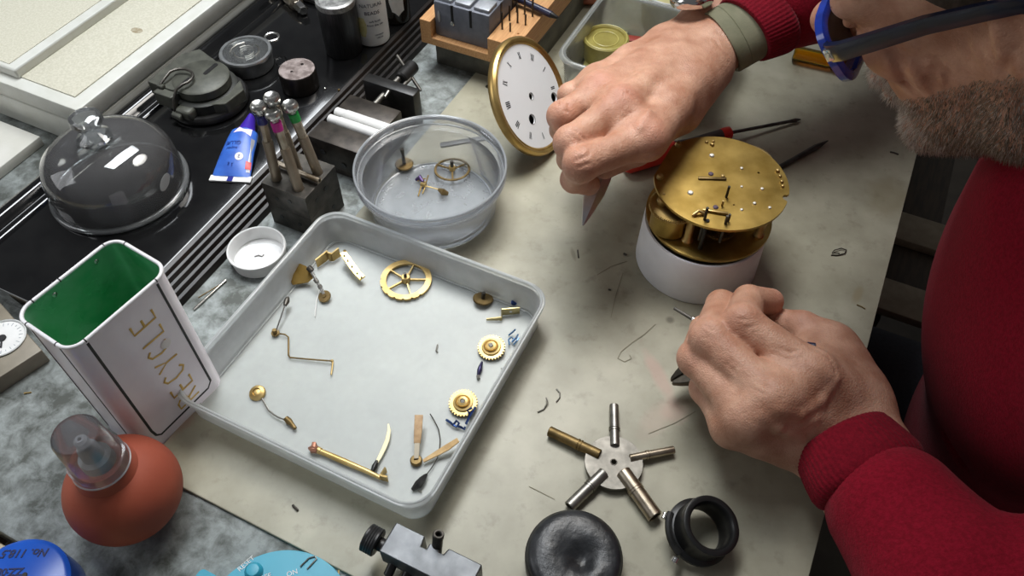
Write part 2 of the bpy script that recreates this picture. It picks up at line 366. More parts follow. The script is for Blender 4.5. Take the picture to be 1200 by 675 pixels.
q = M(); q.add(m.v, m.f, True, frame((.0503, -.0192, .024), (.93, -.355, .05), Vector((.3, .8, .5)))); q.build('sticker_residue', mat('residue', srgb(150, 152, 150), .7, 0), t)

# ================================================================ COMPASS (olive grey)
OLV = mat('olive_grey_paint', srgb(66, 67, 60), .5, .2, srgb(84, 85, 76), 120, bump=.1, bscale=300)
OLD = mat('dark_olive_paint', srgb(40, 41, 38), .5, .2, srgb(54, 55, 50), 120)
cc = P(-.518, .418, BZ)
t = thing('field_compass', 'dark olive folding compass with a wire thumb loop beside the cream case', 'compass', cc, YAW)
m = M(); m.lathe([(0, 0), (.034, 0), (.0365, .002), (.0365, .006), (.035, .008), (0, .008)], 48); m.build('dial_flange', BLACK_SAT, t)
m = M(); m.lathe([(0, .008), (.030, .008), (.030, .017), (.027, .0185), (0, .0185)], 48); m.build('body', OLD, t)
m = M(); m.lathe([(0, .0185), (.0235, .0185), (.0255, .020), (.0255, .0275), (.0235, .029), (0, .029)], 48); lidc = m.build('lid', OLV, t)
m = M(); m.prism([(-.040, -.026), (-.010, -.026), (-.004, -.019), (-.004, .026), (-.030, .034), (-.040, .020)], .014, .0275); m.build('hinge_plate', OLV, t, bevel=.0012)
m = M(); m.prism([(-.027, -.034), (-.006, -.034), (-.006, -.019), (-.027, -.019)], .012, .026); m.build('hinge_block', OLV, t, bevel=.001)
m = M(); m.prism(rrect(.0042, .018, .002, 4, .002, .012), .0288, .0294); m.prism(rrect(.0036, .016, .0017, 4, -.006, -.015), .0275, .0296); m.build('sighting_slot', BLACK_SAT, lidc)
lp = [(-.024, -.026, .029), (-.023, -.019, .032)] + [(-.011 + .0125 * math.cos(a), -.014 + .012 * math.sin(a), .0335) for a in [math.radians(x) for x in range(170, -60, -23)]] + [(-.004, -.027, .031), (-.004, -.034, .024), (-.005, -.036, .014)]
m = M(); m.tube(lp, .0013, 8); m.build('wire_loop', STEEL_DARK, t)
m = M(); m.rod((-.027, -.026, .0275), (-.020, -.026, .0275), .0022); m.rod((-.007, -.037, .010), (.004, -.037, .010), .0035); m.build('loop_pivot', OLV, t)
m = M(); m.prism([(.020, -.020), (.034, -.012), (.036, .012), (.024, .022), (.026, .0)], .006, .018); m.box(.016, .012, .010, (.004, -.031, .012), bev=.002); m.build('catch', OLV, t, bevel=.001)

# ================================================================ SMALL ROUND TIN WITH RING
tc_ = P(-.519, .4795, BZ)
t = thing('ring_tin', 'small round silver glass-topped tin with a ring loop on the black board', 'tin', tc_)
m = M(); m.lathe([(0, 0), (.0225, 0), (.0235, .001), (.0235, .013), (.0248, .0138), (.0252, .0155), (.0245, .017), (.0218, .017), (.0212, .015), (0, .0148)], 56); m.build('tin_body', mat('spun_aluminium', srgb(156, 158, 158), .35, .9, srgb(186, 188, 188), 90), t)
m = M(); m.lathe([(0, .0152), (.0212, .0152), (.0212, .016), (0, .0163)], 40); m.build('window', clear('tin_glass', (.75, .77, .77), .15, (.6, .62, .62), .05), t)
for k in range(7):
    a = k * 2.4; r = .004 + .0018 * k
    m = M(); m.tube([(r * math.cos(a + q * .5), r * math.sin(a + q * .5), .0149 + .0002 * k) for q in range(4)], .0008, 6); m.build('small_fitting', STEEL_DULL, t)
m = M(); m.loft([[(.032 + (.0068 + .0012 * math.cos(a)) * math.cos(b), (.0068 + .0012 * math.cos(a)) * math.sin(b), .0150 + .0012 * math.sin(a)) for a in [2 * PI * i / 8 for i in range(8)]] for b in [2 * PI * k / 32 for k in range(32)]], loop=True)
o = m.build('ring', STEEL, t); o.rotation_euler = (0, 0, math.radians(50))
# ================================================================ ROUND STEEL BLOCK
PIT = mat('pitted_steel_top', srgb(112, 100, 96), .55, .4, srgb(158, 146, 142), 140, .4, .6, bump=.4, bscale=300)
dk = P(-.4545, .474, BZ)
t = thing('stake_block', 'short round dark block with a pitted grey pink top and two small holes', 'block', dk)
m = M(); m.lathe([(0, 0), (.0165, 0), (.0175, .001), (.0175, .0185), (.017, .0195), (0, .0195)], 48); m.build('block_body', mat('gunmetal', srgb(40, 36, 34), .3, .6, srgb(54, 50, 47), 80), t)
m = M(); m.prism(circle(.0166, 40), .0195, .0201, [circle(.0016, 12, .004, .007), circle(.0013, 12, -.004, -.004)]); m.build('pitted_top', PIT, t)
# ================================================================ DARK CYLINDER
cb = P(-.4500, .5415, BZ)
t = thing('steel_canister', 'tall dark brushed steel cylinder with a cloudy top beside the white bottle', 'canister', cb)
m = M(); m.lathe([(0, 0), (.0172, 0), (.0180, .001), (.0188, .050), (.0188, .051), (0, .051)], 56); m.build('cylinder_body', mat('brushed_gunmetal', srgb(62, 62, 64), .36, .85, srgb(86, 86, 88), 60, stretch=(30, 30, 1)), t)
m = M(); m.lathe([(0, .051), (.0186, .051), (.0190, .053), (.0186, .0565), (.016, .0575), (.015, .0555), (0, .055)], 48); m.build('cloudy_top', mat('etched_alloy', srgb(130, 130, 128), .45, .7, srgb(176, 176, 174), 220, .4, .6), t)
# ================================================================ WHITE BOTTLE
bb = P(-.4345, .571, BZ)
t = thing('white_bottle', 'white bottle with grey printed words and a yellow patch at the back of the board', 'bottle', bb)
m = M(); m.lathe([(0, 0), (.0145, 0), (.0165, .0015), (.0168, .004), (.0168, .085), (.0155, .094), (.009, .101), (.0075, .103), (.0075, .108), (0, .108)], 48); m.build('bottle_body', WHITE_PL, t)
m = M(); m.lathe([(0, .104), (.009, .104), (.0092, .118), (.0085, .1195), (0, .1195)], 32); m.build('bottle_cap', BLACK_PL, t)
def wrap_text(txt, size, R, zc, ang, bold=.0, depth=.0002):      # text wrapped on a vertical cylinder
    q = M(); q.text(txt, size, depth, bold=bold); out = []
    for v in q.v:
        a = ang + v.x / R; r = R + .0001 + (v.z + depth)
        out.append((r * math.cos(a), r * math.sin(a), zc + v.y))
    return out, q.f
m = M(); AG = math.radians(-78)
for txt, s, z, da in (('NATURAL', .0052, .046, .12), ('BEADS', .0052, .038, .12), ('soft finish', .0030, .029, .22), ('from the sea', .0032, .025, .22), ('contents', .0026, .014, .38), ('100 ml', .0026, .0105, .38)):
    v, f = wrap_text(txt, s, .0168, z, AG + da); m.add(v, f, False)
m.build('lettering', mat('grey_print', srgb(70, 74, 84), .5, 0), t, recalc=False)
m = M(); g = [(.0170 * math.cos(AG + x), .0170 * math.sin(AG + x), z) for z, xs in ((.012, (-.72, -.45)), (.019, (-.85, -.33)), (.026, (-.88, -.30)), (.033, (-.80, -.42))) for x in np.linspace(xs[0], xs[1], 6)]
m.add(g, [[r * 6 + i, r * 6 + i + 1, r * 6 + i + 7, r * 6 + i + 6] for r in range(3) for i in range(5)]); m.build('yellow_patch', mat('print_yellow', srgb(206, 196, 128), .5, 0, srgb(224, 216, 160), 200), t)
# ================================================================ DARK BOTTLE WITH WHITE LABEL
t = thing('dark_bottle', 'dark bottle with a torn white label at the back right of the board', 'bottle', P(-.432, .612, BZ))
m = M(); m.lathe([(0, 0), (.013, 0), (.0148, .0015), (.0148, .055), (.012, .064), (.007, .068), (.007, .074), (0, .074)], 40); m.build('bottle_body', mat('dark_glass', srgb(20, 18, 16), .12, 0, srgb(30, 26, 22), 40), t)
m = M(); R_ = .01495; pr_ = [(-.55, .026), (-.40, .016), (-.2, .0145), (.0, .0105), (.22, .014), (.45, .016)]
vs = []; 
for a, z in pr_: vs += [(R_ * math.cos(AG + a + .1), R_ * math.sin(AG + a + .1), z), (R_ * math.cos(AG + a + .1), R_ * math.sin(AG + a + .1), .05)]
m.add(vs, [[2 * i, 2 * i + 2, 2 * i + 3, 2 * i + 1] for i in range(5)]); m.build('label_paper', WHITE_PL, t)
# ================================================================ METAL CLIP / TOOL END
e = W(356, 13, BZ + .0062)
t = thing('chrome_tool', 'pale metal tool end with a bright chrome tip lying behind the round tin', 'tool', e)
d = (W(326, -18, BZ + .009) - e)
m = M(); m.rod((0, 0, 0), d * .26, .0058, 6); m.build('tip', CHROME, t)
m = M(); m.rod(d * .24, d * .55, .0078, 16, .0082); m.rod(d * .55, d * 1.35, .0066, 16); m.build('tool_shaft', NICKEL, t)
t = thing('black_stand', 'black round-based stand at the back of the lacquered board', 'stand', P(-.528, .628, BZ))
m = M(); m.lathe([(0, 0), (.033, 0), (.035, .002), (.034, .005), (.026, .007), (.012, .009), (.008, .03), (.008, .07), (0, .07)], 40); m.build('stand_body', BLACK_SAT, t)
m = M(); m.cyl(.0026, 0, .004, 12, T(-.002, -.031, .0045)); m.build('screw', STEEL_DULL, t)
m = M(); m.sphere(.0015, (0, 0, .001), 10); o = m.build('bright_bead', CHROME); o.location = P(-.4312, .4801, BZ); tag(o, 'tiny bright bead on the black board near the pitted block', 'bead')
m = M(); m.sphere(.0013, (0, 0, .0008), 10); o = m.build('brass_bead', BRASS_OLD); o.location = P(-.4185, .4845, BZ); tag(o, 'tiny brass bead at the front lip of the black board', 'bead')

# ================================================================ WOOD STAND AND STEEL BLOCK
WOOD = mat('beech_wood', srgb(190, 138, 88), .55, 0, srgb(212, 164, 112), 45, stretch=(14, 1, 14))
a0, b0 = -.383, .580
t = thing('steel_slab', 'heavy dark grey steel block under the wooden drill stand', 'block', P(a0 + .008, b0 + .012, MT), YAW)
m = M(); m.box(.098, .22, .030, (.049, .11, .015), bev=.001); m.build('slab', mat('ground_steel', srgb(84, 82, 74), .5, .6, srgb(108, 104, 94), 60), t)
WZ = MT + .030
t = thing('wooden_stand', 'light wooden drill stand with drilled holes resting on the dark steel block', 'stand', P(a0, b0, WZ), YAW)
m = M()
m.prism([(0, 0), (.105, 0), (.105, .24), (0, .24)], 0, .008)
m.prism([(0, 0), (.012, 0), (.012, .010), (.012, .24), (0, .24)], .008, .026)
m.prism([(.074, 0), (.105, 0), (.105, .24), (.074, .24)], .008, .026, [circle(.0012, 8, .080 + .0085 * (k % 3), .02 + .016 * (k // 3)) for k in range(12)])
m.build('stand_body', WOOD, t, bevel=.0012)
GREY = mat('grey_enamel_metal', srgb(98, 102, 112), .5, .15, srgb(112, 116, 126), 100); GRT = mat('worn_light_metal', srgb(150, 154, 160), .45, .3, srgb(172, 175, 180), 160)
t2 = thing('grey_index_block', 'blue grey slotted metal block sitting in the wooden stand', 'block', P(a0 + .0125, b0 + .004, WZ + .008), YAW)
m = M(); m.box(.060, .074, .037, (.0305, .040, .0185), bev=.0015); m.build('block_body', GREY, t2)
for i in range(3):
    for j in range(3):
        m = M(); m.box(.0165, .018, .004, (.0105 + .020 * i, .015 + .025 * j, .0385), bev=.0012); m.build('raised_pad', GRT, t2)
m = M(); m.box(.0025, .001, .018, (.0205, .0031, .028)); m.box(.0025, .001, .018, (.0405, .0031, .028)); m.box(.001, .0025, .018, (.0606, .028, .028)); m.box(.001, .0025, .018, (.0606, .053, .028)); m.build('slot', BLACK_SAT, t2)
m = M(); m.cyl(.0022, 0, .0012, 12, frame((.0205, .003, .018), (0, -1, 0))); m.build('rivet', CHROME, t2)
m = M(); m.sphere(.0016, (.0060, .0024, .022), 8, (1, .5, 4)); m.build('glint_stud', GRT, t2)
hs = [(.080 + .0085 * (k % 3), .02 + .016 * (k // 3)) for k in range(12)]
dl = ['thin drill bit nearest the front of the wooden stand', 'thin drill bit in the front row of the wooden stand, middle', 'thin drill bit in the front row of the wooden stand, outer hole',
      'drill bit in the second row of the wooden stand, by the grey block', 'drill bit in the second row of the wooden stand, middle', 'drill bit in the second row of the wooden stand, outer hole',
      'drill bit in the third row of the wooden stand, by the grey block', 'drill bit in the third row of the wooden stand, middle', 'drill bit in the third row of the wooden stand, outer hole']
for k in (0, 1, 3, 4, 5, 6, 7, 8):
    x, y = hs[k]; hgt = (.018, .009, .016, .02, .011, .022, .018, .02)[(0, 1, 3, 4, 5, 6, 7, 8).index(k)]
    m = M(); m.rod((0, 0, -.012), (0, 0, hgt), .0009, 8)
    o = m.build('drill_bit', STEEL_DARK if k % 3 else BLACK_SAT); o.location = P(a0, b0) + EX * x + EY * y + Vector((0, 0, WZ + .026)); tag(o, dl[k], 'drill bit', 'drill bits in the wooden stand')
for k, (x0, y0, x1, y1) in enumerate((( .028, .030, .040, .052), (.045, .034, .036, .055), (.052, .05, .05, .04))):
    m = M(); p0 = P(a0 + .0125, b0 + .004, WZ + .0485) + EX * x0 + EY * y0; p1 = p0 + EX * (x1 - x0) * .6 + EY * (y1 - y0) * .6 + Vector((0, 0, .020))
    m.rod(p0, p1, .0013, 8, .0008); o = m.build('steel_punch', STEEL_DULL, loc=p0); tag(o, ['grey punch leaning on the slotted block, leftmost of three', 'grey punch leaning on the slotted block, middle of three', 'grey punch leaning on the slotted block, rightmost of three'][k], 'punch', 'punches on the grey block')
pz = WZ + .030
pa, pb = W(598, -6, pz + .004), W(654, 21, pz)
t = thing('navy_pen', 'dark navy pen lying across the wooden stand', 'pen', pb); NAVY = mat('navy_plastic', srgb(30, 32, 58), .35, 0, srgb(38, 40, 68), 60)
m = M(); m.rod(pb, pb + (pa - pb) * .14, .0014, 12, .0030); m.build('pen_tip', BLACK_PL, t, world=True)
m = M(); m.rod(pb + (pa - pb) * .13, pb + (pa - pb) * 1.7, .0034, 14); m.build('barrel', NAVY, t, world=True)

# ================================================================ SMALL VICE
t = thing('small_vice', 'small black steel vice with a T handle standing against the black board', 'vice', P(-.3695, .44, MT), YAW)
DK = mat('oiled_black_steel', srgb(50, 46, 42), .45, .6, srgb(74, 68, 62), 90, bump=.12, bscale=220)
m = M(); m.box(.052, .094, .009, (.0005, .016, .0045), bev=.001); m.build('slide_base', DK, t)
def vb(a_lo, a_hi, b_lo, b_hi, z0, z1, name, mt):
    m = M(); m.box(a_hi - a_lo, b_hi - b_lo, z1 - z0, ((a_hi + a_lo) / 2, (b_hi + b_lo) / 2, (z0 + z1) / 2), bev=.0012); return m.build(name, mt, t)
vb(-.0285, .029, -.033, -.0095, .0085, .0375, 'fixed_jaw', DK); vb(-.0265, .028, .0112, .033, .0085, .0365, 'moving_jaw', DK); vb(-.0265, .0285, .0535, .0655, .0, .0385, 'end_plate', BLACK_SAT)
m = M(); m.rod((-.004, .031, .029), (-.004, .097, .029), .0030, 14); m.build('lead_screw', STEEL_DULL, t)
m = M(); m.rod((.004, .056, .027), (.004, .088, .027), .0020, 12); m.build('guide_pin', STEEL_DULL, t)
m = M(); m.rod((-.002, .080, .029), (-.002, .104, .029), .0068, 18); m.build('screw_boss', BLACK_SAT, t)
m = M(); m.rod((-.019, .103, .036), (.0175, .083, .020), .0017, 10); m.build('tommy_bar', STEEL_DARK, t)
m = M(); m.rod((.002, .046, .033), (.002, .0535, .035), .0019, 10); m.build('set_screw', STEEL_DULL, t)
for hx, hz_ in ((.006, .016), (-.014, .024)):
    m = M(); m.cyl(.0028, 0, .0006, 12, frame((hx, -.0333, hz_), (0, -1, 0))); m.build('jaw_hole', BLACK_PL, t)
for k, y in enumerate((-.0046, .0062)):
    m = M(); m.rod((-.0245, 0, 0), (-.013, 0, 0), .0042, 16); m.rod((-.014, 0, 0), (.034, 0, 0), .0047, 16)
    o = m.build('white_rod', WHITE_PL); o.location = P(-.3695, .44, MT + .0365) + EY * y; o.rotation_euler = (0, 0, YAW)
    tag(o, ['short white rod across the vice, nearer the front jaw', 'short white rod across the vice, farther from the front jaw'][k], 'rod', 'white rods in the vice')

# ================================================================ SCREWDRIVER BLOCK AND DRIVERS
kz = MT
t = thing('screwdriver_block', 'dark steel cube block stand holding jeweller screwdrivers', 'tool stand', P(-.3685, .3565, kz), YAW)
holes = [(-.0130, -.012), (.0100, -.0135), (-.004, .004), (.013, .0085)]
sq = [(-.0215, -.0215), (.0215, -.0215), (.0215, .0215), (-.0215, .0215)]
m = M(); m.prism(sq, .0225, .0465, [circle(.0044, 14, *h) for h in holes]); m.prism(sq, .0, .0220); m.build('block_body', STEEL_DARK, t, bevel=.0012)
m = M(); m.box(.0395, .0395, .006, (0, 0, .022)); m.build('joint', BLACK_SAT, t)
m = M()
for (x, z) in ((.004, .036), (-.009, .034), (.008, .011), (-.010, .012)):
    m.cyl(.0020, 0, .0004, 12, frame((x, -.0216, z), (0, -1, 0))); m.cyl(.0022, 0, .0004, 12, frame((.0216, x, z), (1, 0, 0)))
m.build('side_hole', BLACK_PL, t)
tips = [(302, 121), (317, 111), (318, 129), (338, 120)]          # swivel caps in the photograph
hol = [(318, 207), (351, 218), (343, 196), (371, 197)]
bases = [(-.0130, -.012), (-.004, .004), (.0100, -.0135), (.013, .0085)]
lab = ['jeweller screwdriver with a dark blue band, leftmost in the block', 'jeweller screwdriver without coloured band, at the back of the block', 'jeweller screwdriver with a magenta band, at the front of the block', 'jeweller screwdriver with a green band, at the right of the block']
bandc = [srgb(30, 38, 110), None, srgb(176, 30, 130), srgb(24, 150, 64)]
HND = mat('taupe_anodised', srgb(142, 130, 112), .4, .6, srgb(158, 146, 128), 60)
for k in range(4):
    b = P(-.3685, .3565, kz + .0465) + EX * bases[k][0] + EY * bases[k][1]
    zt = (.117, .120, .113, .112)[k]
    top = W(tips[k][0], tips[k][1], zt); d = (top - b); Lh = d.length; 
    t = thing('jeweller_screwdriver', lab[k], 'screwdriver', b, group='screwdrivers in the steel block', rot=d.to_track_quat('Z', 'Y').to_euler())
    s = Lh / .078
    m = M(); m.lathe([(0, -.016), (.0028, -.016), (.0040, -.012), (.0042, .0), (.0042, .040 * s), (.0038, .0415 * s), (0, .0415 * s)], 20); m.build('handle', HND, t)
    m = M(); m.lathe([(0, .041 * s), (.0034, .041 * s), (.0036, .043 * s), (.0036, .060 * s), (0, .060 * s)], 8); m.build('knurled_collar', NICKEL, t, sharp=20)
    m = M(); m.lathe([(0, .059 * s), (.0041, .059 * s), (.0041, .067 * s), (0, .067 * s)], 20); m.build('colour_band', mat('band_%d' % k, bandc[k], .4) if bandc[k] else NICKEL, t)
    m = M(); m.lathe([(0, .067 * s), (.0030, .067 * s), (.0030, .0685 * s), (.0058, .071 * s), (.0064, .0735 * s), (.0060, .0765 * s), (.0048, .0778 * s), (.0030, .0768 * s), (0, .0764 * s)], 24); m.build('swivel_cap', STEEL, t)
a_, b_ = W(318, 188, .049), W(375, 212, .049)
m = M(); m.pipe(a_, b_, .0024, .0014, 14); o = m.build('steel_tube', NICKEL, loc=a_); tag(o, 'thin steel tube lying across the screwdriver block', 'tube')

# ================================================================ GLUE TUBE
TB = mat('tube_blue', srgb(42, 86, 176), .35, 0, srgb(58, 108, 200), 60); TBd = mat('tube_dark_blue', srgb(28, 36, 128), .35, 0)
tn, te = W(291, 150, BZ + .008), W(270, 213, BZ + .002)
t = thing('glue_tube', 'blue squeezed glue tube with a white crimped end on the black board', 'tube', W(270, 213, BZ), math.atan2(tn.y - te.y, tn.x - te.x))
Lt = (Vector((tn.x, tn.y)) - Vector((te.x, te.y))).length
def ell(x, hw, hh, n=20): return [(x, hw * math.cos(2 * PI * i / n), hh + .0004 + hh * math.sin(2 * PI * i / n)) for i in range(n)]
m = M(); m.loft([ell(.004, .0165, .0012), ell(.012, .016, .0032), ell(.028, .0145, .0058), ell(.045, .0130, .0072), ell(.052, .012, .0075), ell(.0545, .0088, .0066)]); m.build('tube_body', TB, t)
m = M(); m.box(.007, .036, .0018, (.002, 0, .0013), bev=.0006); m.build('crimp', WHITE_PL, t)
m = M(); m.box(.0072, .0045, .0004, (.002, .000, .0024)); m.build('crimp_mark', TBd, t)
m = M(); m.loft([ell(.0545, .0088, .0066), ell(.060, .0070, .0062), ell(.072, .0038, .006), ell(.075, .003, .006)]); m.build('nozzle_cap', mat('cap_violet', srgb(58, 34, 150), .35, 0), t)
m = M()
def on_tube(x, y):                                              # z of the tube's top skin
    xs = [.004, .012, .028, .045, .052]; hw = np.interp(x, xs, [.0165, .016, .0145, .013, .012]); hh = np.interp(x, xs, [.0012, .0032, .0058, .0072, .0075])
    return hh + .0004 + hh * math.sqrt(max(0, 1 - (y / hw) ** 2))
def decal(pts, name, mt, dz=.0002):
    q = M(); n = len(pts); c = (sum(p[0] for p in pts) / n, sum(p[1] for p in pts) / n)
    vs = []
    for k in range(5):
        f = k / 4
        vs += [(c[0] + (x - c[0]) * f, c[1] + (y - c[1]) * f, on_tube(c[0] + (x - c[0]) * f, c[1] + (y - c[1]) * f) + dz) for x, y in pts]
    fs = [[k * n + i, k * n + (i + 1) % n, (k + 1) * n + (i + 1) % n, (k + 1) * n + i] for k in range(4) for i in range(n)]
    q.add(vs, fs); return q.build(name, mt, t)
decal([(.044, -.009), (.052, -.0085), (.0525, .003), (.047, .007)], 'white_emblem', mat('print_pink_white', srgb(228, 206, 226), .4, 0))
decal(circle(.0036, 18, .0215, -.004), 'round_mark', WHITE_PL)
decal([(.008, -.0155), (.042, -.0125), (.042, -.0098), (.008, -.0122)], 'silver_stripe', mat('print_silver', srgb(150, 152, 160), .4, .2))
decal([(.0105, -.0158), (.018, -.0149), (.018, -.0105), (.0105, -.011)], 'red_mark', mat('print_red', srgb(196, 44, 48), .4, 0), .0004)
m = M()
for (tx, s, x, y) in (('GLUE', .0055, .035, .0035), ('super', .0045, .029, .004), ('5 g', .0040, .0135, .002)):
    q = M(); q.text(tx, s, .0001); 
    vs = [(x + v.y * 0 + v.x * 0 + (-v.y) * 0 + v.x * math.cos(PI / 2) - v.y * math.sin(PI / 2) * -1 * 0, 0, 0) for v in q.v]
    vs = [(x - v.y, y + v.x, on_tube(x - v.y, y + v.x) + .0003) for v in q.v]; m.add(vs, q.f, False)
m.build('lettering', TBd, t, recalc=False)
m = M()
q = M(); q.text('2', .0045, .0001); m.add([(.0215 - v.y, -.004 + v.x, on_tube(.0215 - v.y, -.004 + v.x) + .0004) for v in q.v], q.f, False)
m.build('mark_symbol', TBd, t, recalc=False)

# ================================================================ WHITE CAP DISH
t = thing('white_dish', 'small white cap dish with white powder in it between board and tray', 'dish', W(305, 303, MT))
m = M(); m.lathe([(0, 0), (.0205, 0), (.0218, .001), (.0228, .011), (.0238, .0125), (.0235, .0138), (.0222, .0138), (.0212, .0125), (.0205, .0022), (0, .0018)], 56); m.build('dish_body', WHITE_PL, t)
m = M(); ring = []
for k, r in enumerate((.0175, .013, .008, .003)):
    ring.append([(r * (1 + .12 * math.sin(3 * a + k)) * math.cos(a) - .0005, r * (1 + .12 * math.sin(2 * a + 1.3)) * math.sin(a), .0020 + (0, .0016, .0024, .0026)[k]) for a in [2 * PI * i / 28 for i in range(28)]])
m.loft(ring, cap0=False); tag(m.build('powder', mat('white_powder', srgb(232, 232, 232), .9, 0, bump=.5, bscale=900), t))
m = M(); m.tube([(-.003, -.002, .0048), (.000, -.001, .0052), (.003, -.002, .0048), (.004, 0, .0047)], .0006, 6); m.build('speck', mat('grey_speck', srgb(110, 108, 104), .7, 0), t)
# needles on the bench
for k, (q0, q1, r, lb) in enumerate((((227, 363), (265, 328), .0011, 'bright steel pin lying on the bench beside the tin'), ((232, 349), (262, 331), .0004, 'fine wire lying beside the bright steel pin on the bench'))):
    p0, p1 = W(*q0, MT + r), W(*q1, MT + r); m = M(); m.rod(p0, p1, r, 8, r * .8); o = m.build('steel_pin' if k == 0 else 'fine_wire', CHROME if k == 0 else BRASS_OLD, loc=p0); tag(o, lb, 'pin' if k == 0 else 'wire')
# ================================================================ RECYCLE TIN
TINW = mat('white_tin_enamel', srgb(232, 224, 232), .3, 0, srgb(240, 234, 240), 30, coat=.3)
GREEN = mat('green_lacquer_inside', srgb(70, 176, 116), .26, .15, srgb(150, 206, 172), 26, .38, .75, rvar=.08, coat=.3)
GOLDP = mat('gold_paint_pen', srgb(196, 156, 66), .4, .2, srgb(212, 176, 92), 200)
TL_, TWd, TH = .0725, .0490, .1285
tin = thing('recycling_tin', 'open white square tin lettered RECYCLE with a green inside', 'tin', Vector((-.2485, .2945, MT)), math.radians(57.5))
ro, ri = rrect(TL_, TWd, .010, 8), rrect(TL_ - .0012, TWd - .0012, .0095, 8)
def ring(o, z): return [(x, y, z) for x, y in o]
m = M(); m.loft([ring(ri, .004), ring(ro, 0), ring(ro, TH)], cap1=False); m.build('outer_wall', TINW, tin, sharp=60)
m = M(); m.loft([ring(ri, .002), ring(ri, TH)], cap1=False); m.build('green_lining', GREEN, tin, recalc=False)
m = M(); rc = []
for x, y in rrect(TL_, TWd, .010, 10): rc.append((x, y, TH))
m.tube(rc, .00125, 10, closed=True); m.build('rolled_rim', mat('white_rim', srgb(226, 224, 226), .3, 0), tin)
m = M()                                                        # black marks over the rim and border lines on the faces
for (x, y) in ((.028, TWd / 2), (-.005, TWd / 2), (-.024, TWd / 2), (.026, -TWd / 2), (-.026, -TWd / 2), (-TL_ / 2, .013), (-TL_ / 2, -.013), (TL_ / 2, .014)):
    m.sphere(.0015, (x, y, TH), 10, (.55, 1, 1) if abs(abs(y) - TWd / 2) < 1e-6 else (1, .55, 1))
m.build('rim_mark', INK, tin)
m = M(); yf = -TWd / 2 - .0001; bw = .0009
bx = TL_ / 2 - .0105
m.tube([(-bx, yf, TH - .003), (-bx, yf, .022), (-bx + .001, yf, .015), (-bx + .004, yf, .0115), (bx - .004, yf, .0115), (bx, yf, .016), (bx, yf, TH - .003)], bw, 6)
xf_ = -TL_ / 2 - .0001; by = TWd / 2 - .0115
for s in (-1, 1): m.tube([(xf_, s * by, TH - .003), (xf_, s * by, .010)], bw, 6)
for i, v in enumerate(m.v):                                     # press the lines flat on the wall
    if abs(v.y + TWd / 2) < .0015 and v.x > -TL_ / 2 + .0015: m.v[i] = Vector((v.x, yf + (v.y - yf) * .25, v.z))
    else: m.v[i] = Vector((xf_ + (v.x - xf_) * .25, v.y, v.z))
m.build('border_line', INK, tin)
LET = {'R': [[(0, 0), (0, 1), (.5, 1), (.68, .85), (.62, .6), (.4, .5), (.05, .5)], [(.3, .5), (.7, 0)]],
       'E': [[(.65, 1), (0, 1), (0, 0), (.68, 0)], [(0, .52), (.55, .52)]],
       'C': [[(.68, .85), (.45, 1), (.15, .9), (0, .5), (.12, .12), (.42, 0), (.68, .15)]],
       'Y': [[(0, 1), (.36, .5), (.72, 1)], [(.36, .5), (.30, 0)]],
       'L': [[(.05, 1), (0, 0), (.65, 0)]]}
m = M(); z0 = .0165
for i, ch in enumerate('RECYCLE'):
    for st in LET[ch]:
        pts = []
        for (u, v) in st: pts.append((.0065 - (v - .5) * .0165, yf - .0002, z0 + i * .0146 + u * .0118))
        m.tube(pts, .00085, 6)
for i, v in enumerate(m.v): m.v[i] = Vector((v.x, yf - .0001 + (v.y - yf) * .2, v.z))
m.build('lettering', GOLDP, tin)
for (x, y) in ((.019, TWd / 2 - .0008), (-.012, TWd / 2 - .0008), (.018, -TWd / 2 + .0008), (-.020, -TWd / 2 + .0008)):
    m = M(); m.sphere(.0017, (x, y, TH - .006), 10, (1, .5, 1)); m.build('wall_dimple', STEEL, tin)
m = M(); m.sphere(.004, (.012, yf - .0002, .079), 12, (1, .06, 1)); m.build('sticker_mark', mat('faint_mark', srgb(214, 210, 208), .5), tin)

# ================================================================ DIAL GAUGE BOX
zg = .012
A_, C_, B_ = W(-2, 352, zg), W(49, 410, zg), W(21, 441, zg)
ux = (A_ - C_).normalized(); ang = math.atan2(-ux.y, -ux.x)
t = thing('dial_gauge', 'grey box with a round white dial at the left edge beside the tin', 'gauge', Vector((C_.x, C_.y, MT)), ang)
wv = .042; hh = zg - MT
m = M(); m.box(.068, wv, hh, (-.034, -wv / 2, hh / 2), bev=.0012); m.build('housing', mat('putty_grey', srgb(122, 114, 100), .5, .1, srgb(138, 130, 114), 60), t)
gc = (W(3, 397, zg) - C_); lx = gc.x * math.cos(-ang) - gc.y * math.sin(-ang); ly = gc.x * math.sin(-ang) + gc.y * math.cos(-ang)
m = M(); m.lathe([(.0165, hh - .0002), (.0172, hh + .0012), (.0165, hh + .0018), (.0158, hh + .0012), (.0156, hh - .0002)], 48, T(lx, ly, 0)); m.build('bezel', mat('pale_bezel', srgb(206, 208, 206), .35, .1), t)
m = M(); m.cyl(.0157, hh - .0004, hh + .0005, 48, T(lx, ly, 0)); dial = m.build('dial_face', WHITE_PL, t)
m = M()
for k in range(24):
    a = 2 * PI * k / 24; m.box(.0016 if k % 2 else .0028, .00035, .0002, (.0128, 0, hh + .0006), T(lx, ly, 0) @ Matrix.Rotation(a, 4, 'Z'))
m.build('scale_mark', mat('scale_grey', srgb(130, 136, 142), .6), dial)
m = M(); m.cyl(.0030, hh + .0004, hh + .0016, 20, T(lx, ly, 0)); m.box(.010, .0012, .0006, (-.004, 0, hh + .0012), T(lx, ly, 0) @ RZ(150)); m.build('pointer', INK, t)
m = M(); m.rod((0, 0, 0), EX * .004 + EY * .003, .0006, 6); o = m.build('brass_chip', BRASS, loc=(0, 0, 0)); o.location = W(28, 461, MT + .0006); tag(o, 'tiny brass shaving on the bench below the dial gauge', 'shaving')

